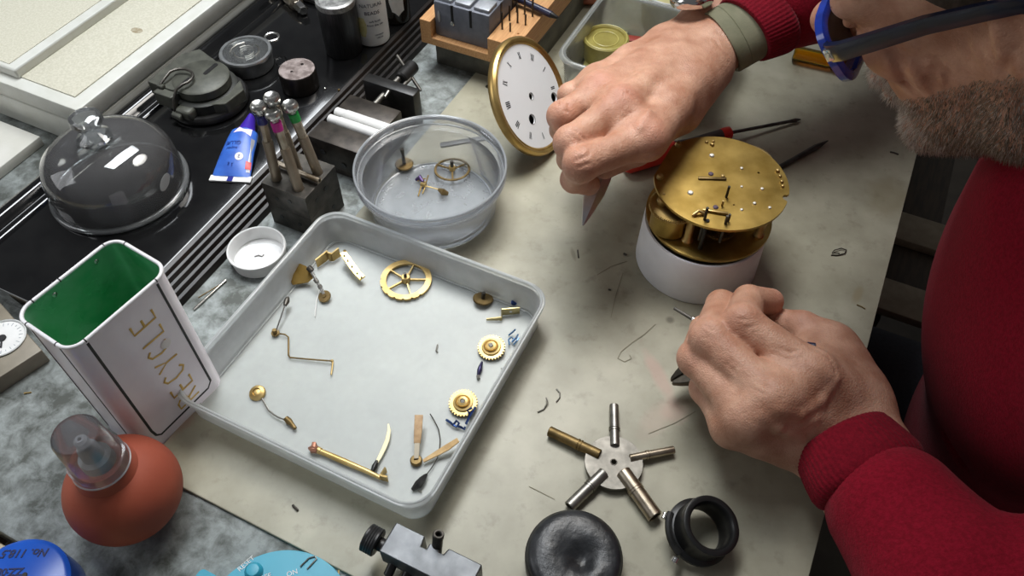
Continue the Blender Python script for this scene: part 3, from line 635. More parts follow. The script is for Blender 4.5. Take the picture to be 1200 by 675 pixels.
# ================================================================ PUFFER
pb_ = W(143, 571, .033)
t = thing('dust_blower', 'terracotta rubber bulb dust blower with a clear plastic cap', 'blower', Vector((pb_.x, pb_.y, MT)))
RUB = mat('terracotta_rubber', srgb(146, 66, 44), .66, 0, srgb(158, 76, 52), 30, bump=.08, bscale=500)
Rb = .0345
prof = [(0, 0), (.014, .0), (.020, .0008)] + [(Rb * math.cos(a) * 1.0, .0325 + .0325 * math.sin(a)) for a in [math.radians(x) for x in range(-56, 62, 6)]] + [(.0165, .0655), (.0145, .0685), (.0135, .071), (0, .0712)]
m = M(); m.lathe(prof, 64); m.build('rubber_bulb', RUB, t)
m = M(); m.lathe([(0, .070), (.0098, .070), (.0092, .078), (.0064, .0795), (.0058, .088), (.0045, .0895), (.0038, .097), (.0022, .0985), (.0012, .0985), (.0012, .09), (0, .09)], 32); m.build('nozzle', mat('grey_nozzle', srgb(118, 120, 122), .4, .2), t)
CAPM = clear('frosted_cap', (.95, .95, .96), .09, (.86, .86, .88), .12, 1.45)
m = M(); m.lathe([(.0162, .0672), (.0166, .0672), (.0164, .076), (.0150, .0765), (.0134, .1030), (.0126, .1045), (0, .1048), (0, .1038), (.0120, .1036), (.0126, .1025), (.0142, .0765), (.0155, .0758), (.0157, .0672)], 56); m.build('clear_cap', CAPM, t)
m = M(); m.loft([[((.0165 + .0006 * math.cos(a)) * math.cos(b), (.0165 + .0006 * math.cos(a)) * math.sin(b), .0678 + .0006 * math.sin(a)) for a in [2 * PI * i / 8 for i in range(8)]] for b in [2 * PI * k / 48 for k in range(48)]], loop=True); m.build('cap_rim', clear('frosted_rim', (.9, .9, .92), .5, (.86, .86, .88), .15), t)

# ================================================================ BLUE AND TURQUOISE BOXES
bl = W(14, 692, .026)
t = thing('blue_container', 'round blue plastic container with dark printed numbers in the near left corner', 'container', Vector((bl.x, bl.y, MT)), PI)
m = M(); m.lathe([(0, 0), (.030, 0), (.0315, .0015), (.0315, .026), (.0300, .0275), (.0285, .0285), (0, .0285)], 64); m.build('lid', mat('royal_blue_plastic', srgb(22, 78, 176), .32, 0, srgb(28, 88, 190), 30), t)
m = M(); zz = .0287
for tx, s, px, py, sh in (('No. 118.5', .0068, 30, 648, .25), ('ZZ:08', .0062, 12, 670, .1)):
    p = W(px, py, .026); q = M(); q.text(tx, s, .0002, T(-(p.x - bl.x), -(p.y - bl.y), zz) @ RZ(2), shear=sh, bold=.00015); m.add(q.v, q.f, False)
m.build('lettering', mat('dark_blue_print', srgb(10, 18, 70), .5), t, recalc=False)
m = M(); p = W(29, 674, .026); m.cyl(.0016, zz - .0004, zz + .0003, 14, T(-(p.x - bl.x), -(p.y - bl.y), 0)); m.build('printed_dot', INK, t)
tq = W(322, 734, .018)
TUR = mat('turquoise_plastic', srgb(44, 150, 176), .38, 0, srgb(52, 160, 186), 40)
t = thing('turquoise_timer', 'turquoise plastic timer with a round button and white lettering at the near edge', 'timer', Vector((tq.x, tq.y, MT)))
hz = .0205
m = M(); m.prism(circle(.0445, 72), 0, hz); bd = m.build('body', TUR, t, bevel=.0012)
p = W(232, 672, .018) - tq
m = M(); m.prism(rrect(.026, .034, .003, 4, 0, 0), 0, hz - .004, xf=T(p.x + .004, p.y - .016, 0) @ RZ(-26)); m.build('corner_tab', TUR, t, bevel=.0008)
m = M(); m.box(.014, .012, .0012, (p.x + .003, p.y - .009, hz - .0036), bev=.0004, xf=None); m.build('dark_window', BLACK_PL, t)
p2 = W(297, 669, .020) - tq
m = M(); m.lathe([(.0055, hz - .0005), (.0052, hz + .0025), (.0036, hz + .0042), (0, hz + .0046)], 28, T(p2.x, p2.y, 0)); m.build('button', TUR, t)
m = M()
for tx, s, px, py, rr in (('RESET', .0042, 288, 660, 47), ('ON', .0042, 342, 671, 20), ('OFF', .0042, 310, 676, 20)):
    p = W(px, py, .019) - tq; q = M(); q.text(tx, s, .0002, T(p.x, p.y, hz + .0002) @ RZ(rr)); m.add(q.v, q.f, False)
m.build('lettering', WHITE_PL, t, recalc=False)
# bent wire clip on the turquoise lid / mat edge
zc = hz + MT + .0006
def wire(name, pts, r, mt, label, cat, group=None, n=8):
    m = M(); m.tube(pts, r, n); o = m.build(name, mt, loc=pts[0]); return tag(o, label, cat, group)
wire('wire_clip', [W(352, 664, zc), W(362, 654, zc), W(369, 652, zc), W(371, 655, zc), W(360, 667, zc)], .0005, STEEL_DULL, 'bent wire clip lying on the turquoise timer', 'clip')
wire('wire_bit', [W(366, 652, .0006), W(377, 660, .0006)], .0009, STEEL_DARK, 'short dark wire bit at the mat edge by the turquoise timer', 'wire')
wire('pin_bit', [W(397, 668, .001), W(396, 677, .001)], .0006, BRASS, 'short brass pin at the bottom edge right of the turquoise timer', 'pin')

# ================================================================ CLEAR TRAY
TRAYM = clear('milky_tray_plastic', (.93, .95, .95), .36, (.74, .77, .78), .45, 1.45)
TRAYW = clear('milky_tray_wall', (.93, .95, .95), .46, (.88, .90, .90), .32, 1.4)
ta, tb = (-.3365 - .1355) / 2, (.1515 + .3475) / 2; tl, tw_ = .2010, .1960; tz = .0295
t = thing('parts_tray', 'square clear milky plastic tray holding loose brass clock parts', 'tray', P(ta, tb, 0), YAW)
def rr3(w, l, r, z): return [(x, y, z) for x, y in rrect(w, l, r, 8)]
m = M(); d = .009
m.loft([rr3(tl - d, tw_ - d, .014, 0.0002), rr3(tl - d, tw_ - d, .014, .0015)]); m.build('tray_floor', TRAYM, t)
m = M(); m.loft([rr3(tl - d, tw_ - d, .014, .0016), rr3(tl - d + .001, tw_ - d + .001, .016, .003), rr3(tl - .005, tw_ - .005, .018, tz - .004), rr3(tl, tw_, .019, tz - .004), rr3(tl + .001, tw_ + .001, .019, tz - .0008), rr3(tl, tw_, .019, tz), rr3(tl - .0058, tw_ - .0058, .016, tz), rr3(tl - .0066, tw_ - .0066, .016, tz - .0012), rr3(tl - .0105, tw_ - .0105, .0145, .0042), rr3(tl - .0125, tw_ - .0125, .0135, .0019)], cap0=False, cap1=False); m.build('tray_wall', TRAYW, t, sharp=50)
m = M(); m.tube([(x, y, .0024) for x, y in rrect(tl - d - .006, tw_ - d - .006, .012, 6)], .0006, 6, closed=True); m.tube([(x, y, tz) for x, y in rrect(tl - .004, tw_ - .004, .018, 8)], .0009, 8, closed=True); m.build('moulded_bead', clear('milky_bead', (.95, .96, .96), .5, (.9, .92, .92), .15), t)
ZF = .0017                                                     # tray floor level
def gear_outline(r, rr, n, duty=.5, sub=1):
    o = []
    for i in range(n):
        a = 2 * PI * i / n; s = 2 * PI / n
        for f, q in ((0, rr), (.18, rr), (.30, r), (.62, r), (.76, rr)): o.append((q * math.cos(a + f * s), q * math.sin(a + f * s)))
    return o
def spoke_holes(ri, ro, n, w):
    H = []
    for k in range(n):
        a0, a1 = 2 * PI * k / n, 2 * PI * (k + 1) / n
        p = []
        for i in range(9):
            da = w / 2 / ro; a = a0 + da + (a1 - a0 - 2 * da) * i / 8; p.append((ro * math.cos(a), ro * math.sin(a)))
        for i in range(5):
            da = w / 2 / ri; a = a1 - da - (a1 - a0 - 2 * da) * i / 4; p.append((ri * math.cos(a), ri * math.sin(a)))
        H.append(p)
    return H
TG = 'loose clock parts in the square tray'
def part(name, label, cat, px, py, z=ZF, rz=0, rot=None, g=TG): return thing(name, label, cat, W(px, py, z), math.radians(rz), g, rot)
# great wheel
t = part('spoked_wheel', 'large pale brass spoked wheel lying in the square tray', 'gear wheel', 476, 329, ZF + .0005)
o_ = []
for i in range(90):
    a = 2 * PI * i / 90; nt = min(abs((i % 90) - q) for q in (45, 51, 57, 62, 67, 72, 77)); o_.append(((.0205 - (.0011 if nt < 1 else 0)) * math.cos(a), (.0205 - (.0011 if nt < 1 else 0)) * math.sin(a)))
m = M(); m.prism(o_, 0, .0022, spoke_holes(.0035, .0158, 5, .0011)); m.build('wheel_rim', BRASS, t, bevel=.0002)
m = M(); m.cyl(.0036, .0, .0055, 20); m.build('hub', BRASS, t)
m = M(); m.cyl(.0013, .003, .0095, 12, T(0, 0, 0)); m.build('arbor', STEEL_DARK, t)
# crown-like old wheel
t = part('ratchet_wheel', 'small brown toothed wheel with a centre post near the tray corner', 'gear wheel', 566, 351, ZF + .0015, rot=(math.radians(-14), math.radians(6), 0))
m = M(); m.prism(gear_outline(.0080, .0072, 40), 0, .0014); m.build('toothed_wheel', BRASS_OLD, t)
m = M(); m.cyl(.0016, .001, .0070, 14); m.build('post', STEEL_DARK, t)
# Z bracket
p0 = W(571, 372, ZF)
t = thing('z_bracket', 'small Z-shaped brass bracket standing in the tray corner', 'bracket', p0, 0, TG)
def strip(pts, h, th, name, mt):                               # upright strip following ground points
    m = M()
    for (q, r, h0, h1) in pts:
        d = (r - q); nrm = Vector((-d.y, d.x, 0)).normalized() * th / 2
        m.loft([[q - nrm, q + nrm, q + nrm + Vector((0, 0, h0)), q - nrm + Vector((0, 0, h0))], [r - nrm, r + nrm, r + nrm + Vector((0, 0, h1)), r - nrm + Vector((0, 0, h1))]])
    return m.build(name, mt, t, world=True)
q0, q1, q2, q3 = W(570, 375, ZF), W(588, 375, ZF), W(588, 369, ZF), W(609, 367, ZF)
strip([(q0, q1, .0018, .004), (q1, q2, .004, .0075), (q2, q3, .0075, .0075)], 0, .0009, 'strip', mat('pale_brass', srgb(176, 160, 110), .35, .9, srgb(200, 184, 136), 90))
m = M(); m.cyl(.0011, 0, .0003, 10, frame((q2 + q3) / 2 + Vector((0, -.0007, .004)), (0, -1, 0))); m.build('screw_hole', WHITE_PL, t, world=True)
def screw(px, py, lab, mt, s=1.0, tilt=70, rz=30, z=ZF):
    t = part('small_screw', lab, 'screw', px, py, z + .0012 * s, rot=(math.radians(tilt), 0, math.radians(rz)))
    m = M(); m.lathe([(0, 0), (.0018 * s, 0), (.0019 * s, .0012 * s), (.0014 * s, .0017 * s), (0, .0017 * s)], 16); m.build('screw_head', mt, t)
    m = M(); m.lathe([(0, 0), (.0009 * s, 0), (.0009 * s, -.0035 * s), (.0006 * s, -.0040 * s), (0, -.0040 * s)], 12); m.build('threaded_shank', mt, t)
screw(602, 355, 'small blued screw standing behind the Z-shaped bracket', BLUED, 1.3, 25)
# ratchet gears
def ratchet(px, py, lab, sq):
    t = part('click_wheel', lab, 'gear wheel', px, py, ZF + .0022, rot=(math.radians(6), math.radians(-5), .2))
    m = M(); m.prism(gear_outline(.0104, .0094, 28), 0, .0018); m.build('toothed_rim', BRASS, t)
    m = M(); m.lathe([(.0072, .0017), (.0068, .0030), (.0054, .0033), (.0046, .0026), (.0040, .0024), (.0036, .0046), (.0018, .0050), (.0016, .002), (0, .002)], 36); m.build('raised_hub', BRASS, t)
    m = M(); m.box(.0028, .0028, .0024, (0, 0, .0044), RZ(20)) if sq else m.cyl(.0017, .003, .0046, 16); m.build('arbor', STEEL_DARK, t)
ratchet(576, 408, 'toothed brass wheel with a square arbor near the tray right wall', True)
ratchet(543, 473, 'toothed brass wheel with a round hub farther down the tray right wall', False)
# blued bits
z1 = ZF + .001
def bits(px, py, lab, seqs, mt, r=.0007):
    t = part('blued_click', lab, 'click spring', px, py)
    for s in seqs:
        m = M(); m.tube([W(x, y, z1 + dz) for x, y, dz in s], r, 8); m.build('spring_arm', mt, t, world=True)
    return t
LB = mat('light_blue_steel', srgb(90, 130, 176), .3, .7, srgb(130, 166, 204), 400)
bits(601, 396, 'curled bright blue steel spring piece against the tray right wall', [[(597, 404, .001), (596, 398, .002), (599, 395, .003), (602, 397, .002), (600, 401, .001)], [(600, 401, .001), (605, 396, .003), (607, 392, .002)], [(596, 393, 0), (601, 389, .002), (604, 386, .004)], [(602, 404, 0), (606, 399, .003), (608, 396, .003)]], LB)
bits(543, 494, 'dark blue curled spring pieces below the lower toothed wheel', [[(523, 492, .0), (528, 495, .001), (531, 498, .001)], [(531, 498, .001), (535, 493, .003), (538, 496, .002), (535, 500, .001), (531, 498, .001)], [(536, 499, .001), (541, 501, .001), (544, 503, .0), (545, 500, .001)], [(546, 497, .002), (550, 488, .003), (555, 480, .004), (557, 477, .004)], [(551, 486, .003), (548, 481, .005), (553, 478, .005)]], BLUED, .0009)
t = part('blued_stud', 'dark blued steel stud lying beside the upper toothed wheel', 'stud', 562, 433)
m = M(); m.tube([W(565, 424, z1 + .001), W(563, 430, z1 + .001), W(562, 434, z1 + .001), W(560, 440, z1)], [.0008, .0016, .0019, .0009], 10); m.build('stud_body', mat('violet_blued', srgb(58, 54, 84), .35, .8), t, world=True)
m = M(); m.tube([W(560, 440, z1), W(561, 444, z1)], .0013, 8); m.build('stud_tip', STEEL_DULL, t, world=True)
wire('hair_wire', [W(587, 431, z1), W(592, 437, z1), W(595, 441, z1)], .0003, STEEL_DULL, 'hair-thin wire under the upper toothed wheel', 'wire', TG)
# hinged bone-coloured arms
t = part('folding_arm', 'two tan tapering arms hinged on a dark round pivot in the tray', 'lever', 488, 541)
HORN = mat('horn_tan', srgb(176, 142, 92), .5, .1, srgb(196, 164, 112), 200)
def flatbar(pts, ws, th, name, mt, tt, up=Vector((0, 0, 1))):
    m = M(); rings = []
    for i, p in enumerate(pts):
        q = (pts[min(i + 1, len(pts) - 1)] - pts[max(i - 1, 0)]).normalized(); sd = q.cross(up).normalized() * ws[i] / 2
        rings.append([p - sd, p + sd, p + sd + up * th, p - sd + up * th])
    m.loft(rings); return m.build(name, mt, tt, world=True, bevel=.0002)
flatbar([W(491, 487, z1 + .008), W(490, 505, z1 + .007), W(489, 520, z1 + .005)], [.0058, .0055, .0045], .0012, 'upper_arm', mat('horn_brown', srgb(156, 122, 82), .5, .1, srgb(178, 146, 104), 250), t)
flatbar([W(489, 519, z1 + .005), W(488, 538, z1 + .002)], [.0036, .0032], .0012, 'arm_shank', mat('bone_shank', srgb(190, 180, 160), .5), t)
flatbar([W(496, 541, z1 + .001), W(510, 533, z1 + .002), W(524, 525, z1 + .004), W(537, 516, z1 + .006)], [.0022, .0036, .0046, .0034], .0012, 'lower_arm', HORN, t)
m = M(); m.lathe([(0, 0), (.0040, 0), (.0042, .002), (.0034, .0032), (.0014, .0034), (.0012, .0026), (0, .0026)], 24, T(0, 0, .0002)); m.build('pivot', BRASS_OLD, t)
t = part('hooked_wire', 'curved dark wire with a black pointed block near the tray corner', 'hook', 491, 568)
m = M(); m.tube([W(x, y, z1 + .0006) for x, y in ((504, 485), (509, 493), (514, 503), (516, 515), (515, 527), (512, 538), (506, 548), (500, 556))], .0004, 6); m.build('wire_arc', STEEL_DARK, t, world=True)
m = M(); m.tube([W(500, 556, z1 + .001), W(495, 562, z1 + .0018), W(490, 568, z1 + .0018), W(483, 574, z1)], [.0010, .0024, .0028, .0012], 6); m.build('black_block', BLACK_SAT, t, world=True)
m = M(); m.tube([W(490, 575, z1), W(494, 575, z1), W(493, 577, z1)], .0005, 6); m.build('wire_tail', STEEL_DULL, t, world=True)
t = part('curved_hand', 'pale cream curved clock hand with a dark pivot end', 'clock hand', 447, 525)
flatbar([W(x, y, z1 + .001) for x, y in ((455, 497), (456, 505), (454, 516), (450, 526), (445, 536), (441, 543))], [.0012, .0026, .0032, .0032, .0028, .0022], .0008, 'curved_blade', mat('cream_bone', srgb(222, 212, 176), .5, .1), t)
m = M(); m.tube([W(442, 540, z1 + .001), W(439, 547, z1 + .001), W(436, 553, z1 + .001)], [.0012, .0021, .0012], 10); m.build('dark_pivot', BLACK_SAT, t, world=True)
# brass rod with end pieces
t = part('pillar_rod', 'long brass rod with a reddish block at one end lying by the near tray wall', 'rod', 410, 540)
zr = z1 + .0014
m = M(); m.tube([W(372, 527, zr), W(376, 529, zr)], .0024, 12); m.tube([W(376, 529, zr), W(404, 541, zr), W(432, 553, zr), W(446, 560, zr)], [.0020, .0022, .0018, .0014], 12); m.build('rod_shaft', BRASS, t, world=True)
m = M(); m.tube([W(362, 525, zr), W(366, 526, zr + .001), W(372, 527, zr + .001)], [.0010, .0030, .0026], 6); m.box(.003, .006, .005, W(368, 524, zr + .001), bev=.0006); m.build('reddish_block', mat('copper_red', srgb(150, 104, 84), .45, .6), t, world=True)
strip([(W(446, 561, ZF), W(455, 564, ZF), .006, .007), (W(447, 560, ZF), W(453, 553, ZF), .005, .007)], 0, .0012, 'end_bracket', BRASS)
# domed button on wire
t = part('domed_button', 'domed brass button on a bent wire with a small brown foot', 'button', 302, 461, ZF + .0006, rot=(math.radians(10), 0, 0))
m = M(); m.lathe([(0, 0), (.0055, 0), (.0060, .0008), (.0052, .0022), (.0030, .0030), (.0026, .0022), (.0016, .0026), (0, .0024)], 36); m.build('button_dome', BRASS, t)
m = M(); m.tube([W(x, y, z1 + dz) for x, y, dz in ((307, 467, .001), (311, 474, .001), (315, 481, .001), (321, 486, .001), (328, 490, .001), (335, 492, .002))], .0006, 8); m.build('bent_wire', STEEL_DULL, t, world=True)
m = M(); m.tube([W(335, 490, z1 + .002), W(339, 494, z1 + .0015), W(342, 497, z1 + .001), W(346, 502, z1 + .001)], [.0020, .0024, .0016, .0014], 10); m.build('brown_foot', BRASS_OLD, t, world=True)
# lever wire and pin
t = part('lever_wire', 'bent brass lever wire lying in the tray under the slender steel arbor', 'lever', 360, 420)
m = M(); m.tube([W(x, y, z1 + dz) for x, y, dz in ((328, 391, .001), (334, 392, .001), (338, 395, .0008), (338, 407, .0006), (338, 416, .0006), (340, 419, .0006), (362, 421, .0006), (388, 423, .0012))], .00065, 8); m.build('bent_lever', BRASS_OLD, t, world=True)
m = M(); m.sphere(.0013, W(389, 423, z1 + .001), 10); m.tube([W(390, 424, z1 + .001), W(389, 432, z1 + .0004), W(388, 439, z1 + .0004)], .0006, 8); m.build('lever_tip', BRASS, t, world=True)
t = part('slender_arbor', 'slender steel arbor with a brass pinion disc and dark head', 'arbor', 330, 372)
m = M(); m.rod(W(323, 390, z1 + .001), W(334, 358, z1 + .006), .0008, 8); m.build('shaft', CHROME, t, world=True)
m = M(); m.cyl(.0032, 0, .0016, 20, T(*W(323, 391, z1 - .0004))); m.cyl(.0018, .0016, .005, 14, T(*W(323, 391, z1 - .0004))); m.build('pinion_disc', BRASS_OLD, t, world=True)
m = M(); m.tube([W(334, 358, z1 + .006), W(336, 353, z1 + .006), W(337, 349, z1 + .006)], [.0014, .0024, .0016], 10); m.build('dark_head', STEEL_DARK, t, world=True)
# cock plate
t = part('cock_plate', 'fan-shaped dull brass plate leaning on the tray far left wall', 'plate', 350, 320)
zb = z1 + .006
pl = [(336, 312, .012), (341, 309, .012), (352, 309, .011), (359, 312, .010), (364, 319, .008), (367, 325, .006), (361, 330, .004), (350, 332, .003), (343, 333, .003), (338, 326, .006), (335, 318, .010)]
m = M(); tp = [W(x, y, z1 + z) for x, y, z in pl]; m.loft([[p - Vector((.0003, 0, .0012)) for p in tp], tp]); m.build('plate_body', mat('dull_gold_brass', srgb(150, 120, 60), .4, .9, srgb(172, 142, 80), 90), t, world=True)
m = M(); m.cyl(.0010, 0, .0002, 12, frame(W(340, 317, z1 + .0112), (.3, -.7, 1))); m.build('pivot_hole', WHITE_PL, t, world=True)
t = part('escape_arbor', 'steel arbor with a round dull brass disc on its lower end', 'arbor', 381, 347)
m = M(); m.rod(W(363, 315, z1 + .012), W(380, 345, z1 + .002), .0013, 10); m.build('shaft', STEEL, t, world=True)
m = M(); m.rod(W(361, 313, z1 + .013), W(366, 318, z1 + .011), .0024, 12); m.build('dark_collar', STEEL_DARK, t, world=True)
m = M(); m.rod(W(369, 327, z1 + .0085), W(372, 331, z1 + .007), .0018, 10); m.rod(W(374, 334, z1 + .006), W(376, 338, z1 + .0045), .0018, 10); m.build('leaf_band', STEEL_DULL, t, world=True)
m = M(); m.lathe([(0, 0), (.0050, 0), (.0052, .0008), (.0050, .0016), (.0018, .0017), (.0014, .0024), (0, .0024)], 32, frame(W(381, 348, z1 + .0006), (-.25, -.2, .9))); m.build('brass_disc', BRASS_OLD, t, world=True)
wire('white_thread', [W(374, 340, .0022), W(371, 352, .0022), W(369, 371, .0022)], .0004, WHITE_PL, 'short white thread lying on the tray floor below the brass plate', 'thread', TG)
# stepped bracket
t = part('stepped_bracket', 'stepped brass bracket with four drilled holes at the far tray corner', 'bracket', 403, 306)
BRS = mat('bright_brass', srgb(216, 178, 96), .3, .95, srgb(236, 206, 130), 120)
hs_ = [(402, 297), (407, 304), (413, 313), (420, 322), (425, 327)]
flatbar([W(x, y, z1 + .008 - .0012 * i) for i, (x, y) in enumerate(hs_)], [.0052, .0056, .0056, .0054, .0050], .0016, 'drilled_arm', BRS, t)
m = M()
for (x, y, dz) in ((403.5, 299.5, .0077), (407.5, 305, .0071), (412.5, 312, .006), (418.5, 320, .0049), (423.5, 325, .004)): m.cyl(.0009, 0, .0002, 10, T(*W(x, y, z1 + dz + .0017)))
m.build('drilled_hole', INK, t, world=True)
strip([(W(372, 313, ZF), W(386, 303, ZF), .009, .010), (W(386, 305, ZF), W(390, 306, ZF), .010, .010), (W(390, 306, ZF), W(399, 300, ZF), .009, .010)], 0, .0011, 'stepped_strip', BRASS)
m = M(); m.rod(W(404, 297, z1 + .003), W(404, 294, z1 + .010), .0013, 8); m.build('stud', BRASS_OLD, t, world=True)
wire('dark_sliver', [W(513, 404, .0022), W(511, 411, .0022), W(513, 413, .0022)], .0006, STEEL_DULL, 'tiny dark metal sliver in the middle of the tray floor', 'sliver', TG)
# ================================================================ ROUND TUB
TUBM = clear('milky_tub_plastic', (.94, .95, .97), .20, (.86, .90, .94), .16, 1.4)
t = thing('round_tub', 'round clear plastic tub holding three brass clock parts', 'tub', W(509, 240, 0))
m = M(); m.lathe([(.050, .0004), (.0525, .0004), (.0535, .0015), (.0575, .034), (.0600, .0345), (.0610, .0365), (.0628, .0370), (.0635, .039), (.0632, .0462), (.0622, .047), (.0612, .0466), (.0608, .0395), (.0592, .0385), (.0565, .0372), (.0560, .034), (.0515, .003), (.0490, .0018)], 96); m.build('tub_wall', TUBM, t, sharp=55)
m = M(); m.lathe([(0, .0010), (.050, .0004), (.050, .0018), (0, .0022)], 72); m.build('tub_floor', clear('milky_tub_floor', (.92, .94, .96), .30, (.78, .82, .86), .12), t)
def torus(m, R, r, z, n=72, k=8): return m.loft([[((R + r * math.cos(a)) * math.cos(b), (R + r * math.cos(a)) * math.sin(b), z + r * math.sin(a)) for a in [2 * PI * i / k for i in range(k)]] for b in [2 * PI * q / n for q in range(n)]], loop=True)
m = M(); torus(m, .0625, .0010, .0466); torus(m, .0606, .0008, .0388); torus(m, .0505, .0008, .0020); m.build('moulded_ring', clear('milky_ring', (.93, .95, .97), .45, (.86, .89, .92), .12), t)
TZ = .0025; UG = 'clock parts in the round tub'
t = part('staff_disc', 'upright staff on a dull brass disc standing in the round tub', 'arbor', 474, 195, TZ, g=UG)
m = M(); m.lathe([(0, 0), (.004, 0), (.0082, .0022), (.0084, .003), (.0078, .0036), (.002, .004), (0, .004)], 32); m.build('brass_disc', BRASS_OLD, t)
m = M(); m.lathe([(0, .0035), (.0016, .0035), (.0016, .012), (.0013, .0125), (.0013, .0165), (.0017, .017), (.0017, .021), (0, .0212)], 14); m.build('staff', STEEL_DARK, t)
t = part('three_spoke_wheel', 'thin brass three-spoked wheel lying in the round tub', 'gear wheel', 530, 199, TZ + .002, g=UG, rot=(math.radians(-4), math.radians(3), .6))
m = M(); m.prism(gear_outline(.0162, .0156, 72), 0, .0010, spoke_holes(.0028, .0142, 3, .0016)); m.build('wheel_rim', BRASS_OLD, t)
m = M(); m.cyl(.0030, 0, .004, 16); m.build('hub', BRASS, t); m = M(); m.cyl(.0016, .003, .0095, 12); m.build('arbor', STEEL_DARK, t)
t = part('pallet_piece', 'small spiky gold and violet escapement piece on the tub floor', 'escapement', 497, 216, TZ, g=UG)
m = M(); 
for s, e in (((489, 212, .002), (499, 209, .005)), ((499, 215, .003), (502, 205, .007)), ((494, 217, .002), (490, 230, .0)), ((499, 217, .002), (495, 227, 0)), ((499, 218, .003), (514, 222, .003)), ((493, 209, .003), (499, 214, .003))): m.rod(W(s[0], s[1], TZ + s[2]), W(e[0], e[1], TZ + e[2] + .0003), .0006, 8)
m.build('spiky_arm', BRASS, t, world=True)
m = M(); m.tube([W(487, 211, TZ + .002), W(492, 208, TZ + .004), W(496, 213, TZ + .003)], [.0012, .0026, .0014], 10); m.build('violet_block', mat('violet_steel', srgb(88, 70, 110), .35, .7), t, world=True)
m = M(); m.tube([W(494, 216, TZ + .002), W(499, 217, TZ + .003)], [.0022, .0020], 12); m.build('gold_boss', BRASS, t, world=True)
m = M(); m.tube([W(514, 222, TZ + .003), W(519, 225, TZ + .003), W(525, 227, TZ + .001)], [.0014, .0030, .0016], 8); m.build('end_knob', BRASS_OLD, t, world=True)
# ================================================================ CLOCK DIAL
nD = Vector((.775, -.335, .545)).normalized(); RD = .0535
cD = W(622, 113, RD * math.sqrt(1 - nD.z ** 2) + .0012)
FD = frame(cD, nD, Vector((0, 0, 1)).cross(nD))                # x: level in the dial's plane, y: up the dial
t = thing('clock_dial', 'round white clock dial with a gilt rim standing on edge behind the hand', 'clock dial', cD, rot=FD.to_euler())
GILT = mat('gilt_rim', srgb(186, 152, 90), .34, .9, srgb(210, 178, 114), 60, rvar=.06)
m = M(); m.lathe([(.0455, -.0055), (.0515, -.006), (.0530, -.0045), (RD, -.001), (RD - .0004, .0012), (.0512, .0030), (.0496, .0026), (.0484, .0012), (.0474, .0018), (.0462, .0006), (.0455, -.001)], 96); m.build('gilt_rim', GILT, t)
def dl(px, py):                                                # pixel -> dial plane
    o = CC; d = (W(px, py, 0) - o).normalized(); s = (cD - o).dot(nD) / d.dot(nD); q = FD.inverted() @ (o + d * s); return q.x, q.y
h0, h1, h2 = dl(630.3, 110.3), dl(623, 140), dl(648.8, 114.3)
RDF = .0468
ENM = mat('white_enamel', srgb(244, 246, 248), .16, 0, srgb(240, 241, 243), 20, coat=.5)
def dome_z(r): return .0006 + .0022 * (1 - (r / RDF) ** 2)
m = M(); m.prism(circle(RDF, 96), -.0012, .0006, [circle(.0031, 20, 0, 0), circle(.0044, 20, *h1), circle(.0044, 20, *h2)]); face = m.build('enamel_face', ENM, t)
m = M(); m.lathe([(0, -.0055), (.0455, -.0055), (.0455, -.0045), (0, -.0045)], 60); m.build('back_plate', mat('dark_back', srgb(34, 32, 30), .6), t)
m = M()
for hx, hy, hr in ((0, 0, .0031), (h1[0], h1[1], .0044), (h2[0], h2[1], .0044)): m.lathe([(hr, .0007), (hr + .0003, .0008), (hr + .0003, .0004), (hr, .0002)], 24, T(hx, hy, 0))
m.build('hole_rim', INK, face)
top_a = math.atan2(*reversed(dl(612, 60))) - 0                   # direction of the numeral slots
nx, ny = dl(608, 66); A0 = math.atan2(ny, nx)
ROM = ['I', 'II', 'III', 'IIII', 'V', 'VI', 'VII', 'VIII', 'IX', 'X', 'XI', 'XII']
def numeral(s):
    S = []; x = 0
    for ch in s:
        if ch == 'I': S.append(((x, 0), (x, 1), .17)); x += .30
        elif ch == 'V': S.append(((x - .02, 1), (x + .16, 0), .14)); S.append(((x + .34, 1), (x + .16, 0), .06)); x += .46
        elif ch == 'X': S.append(((x - .02, 1), (x + .36, 0), .14)); S.append(((x + .34, 1), (x, 0), .06)); x += .48
    w = x - .2
    return [((a[0] - w / 2, a[1]), (b[0] - w / 2, b[1]), k) for a, b, k in S]
m = M(); H = .0062
for i, s in enumerate(ROM):
    a = A0 - 2 * PI * (i - 10) / 12                              # the slot at (608,66) reads XI
    R_ = T(0, 0, 0) @ Matrix.Rotation(a - PI / 2, 4, 'Z')
    for p, q, k in numeral(s):
        p = Vector((p[0] * H * .8, .0365 + (p[1] - .5) * H, 0)); q = Vector((q[0] * H * .8, .0365 + (q[1] - .5) * H, 0)); d = (q - p); nn = Vector((-d.y, d.x, 0)).normalized() * k * H * .45
        m.add([(v.x, v.y, .0007) for v in (p - nn, p + nn, q + nn, q - nn)], [[0, 1, 2, 3]], False, R_)
m.build('roman_numeral', mat('dial_black', srgb(34, 36, 44), .4), face, recalc=False)

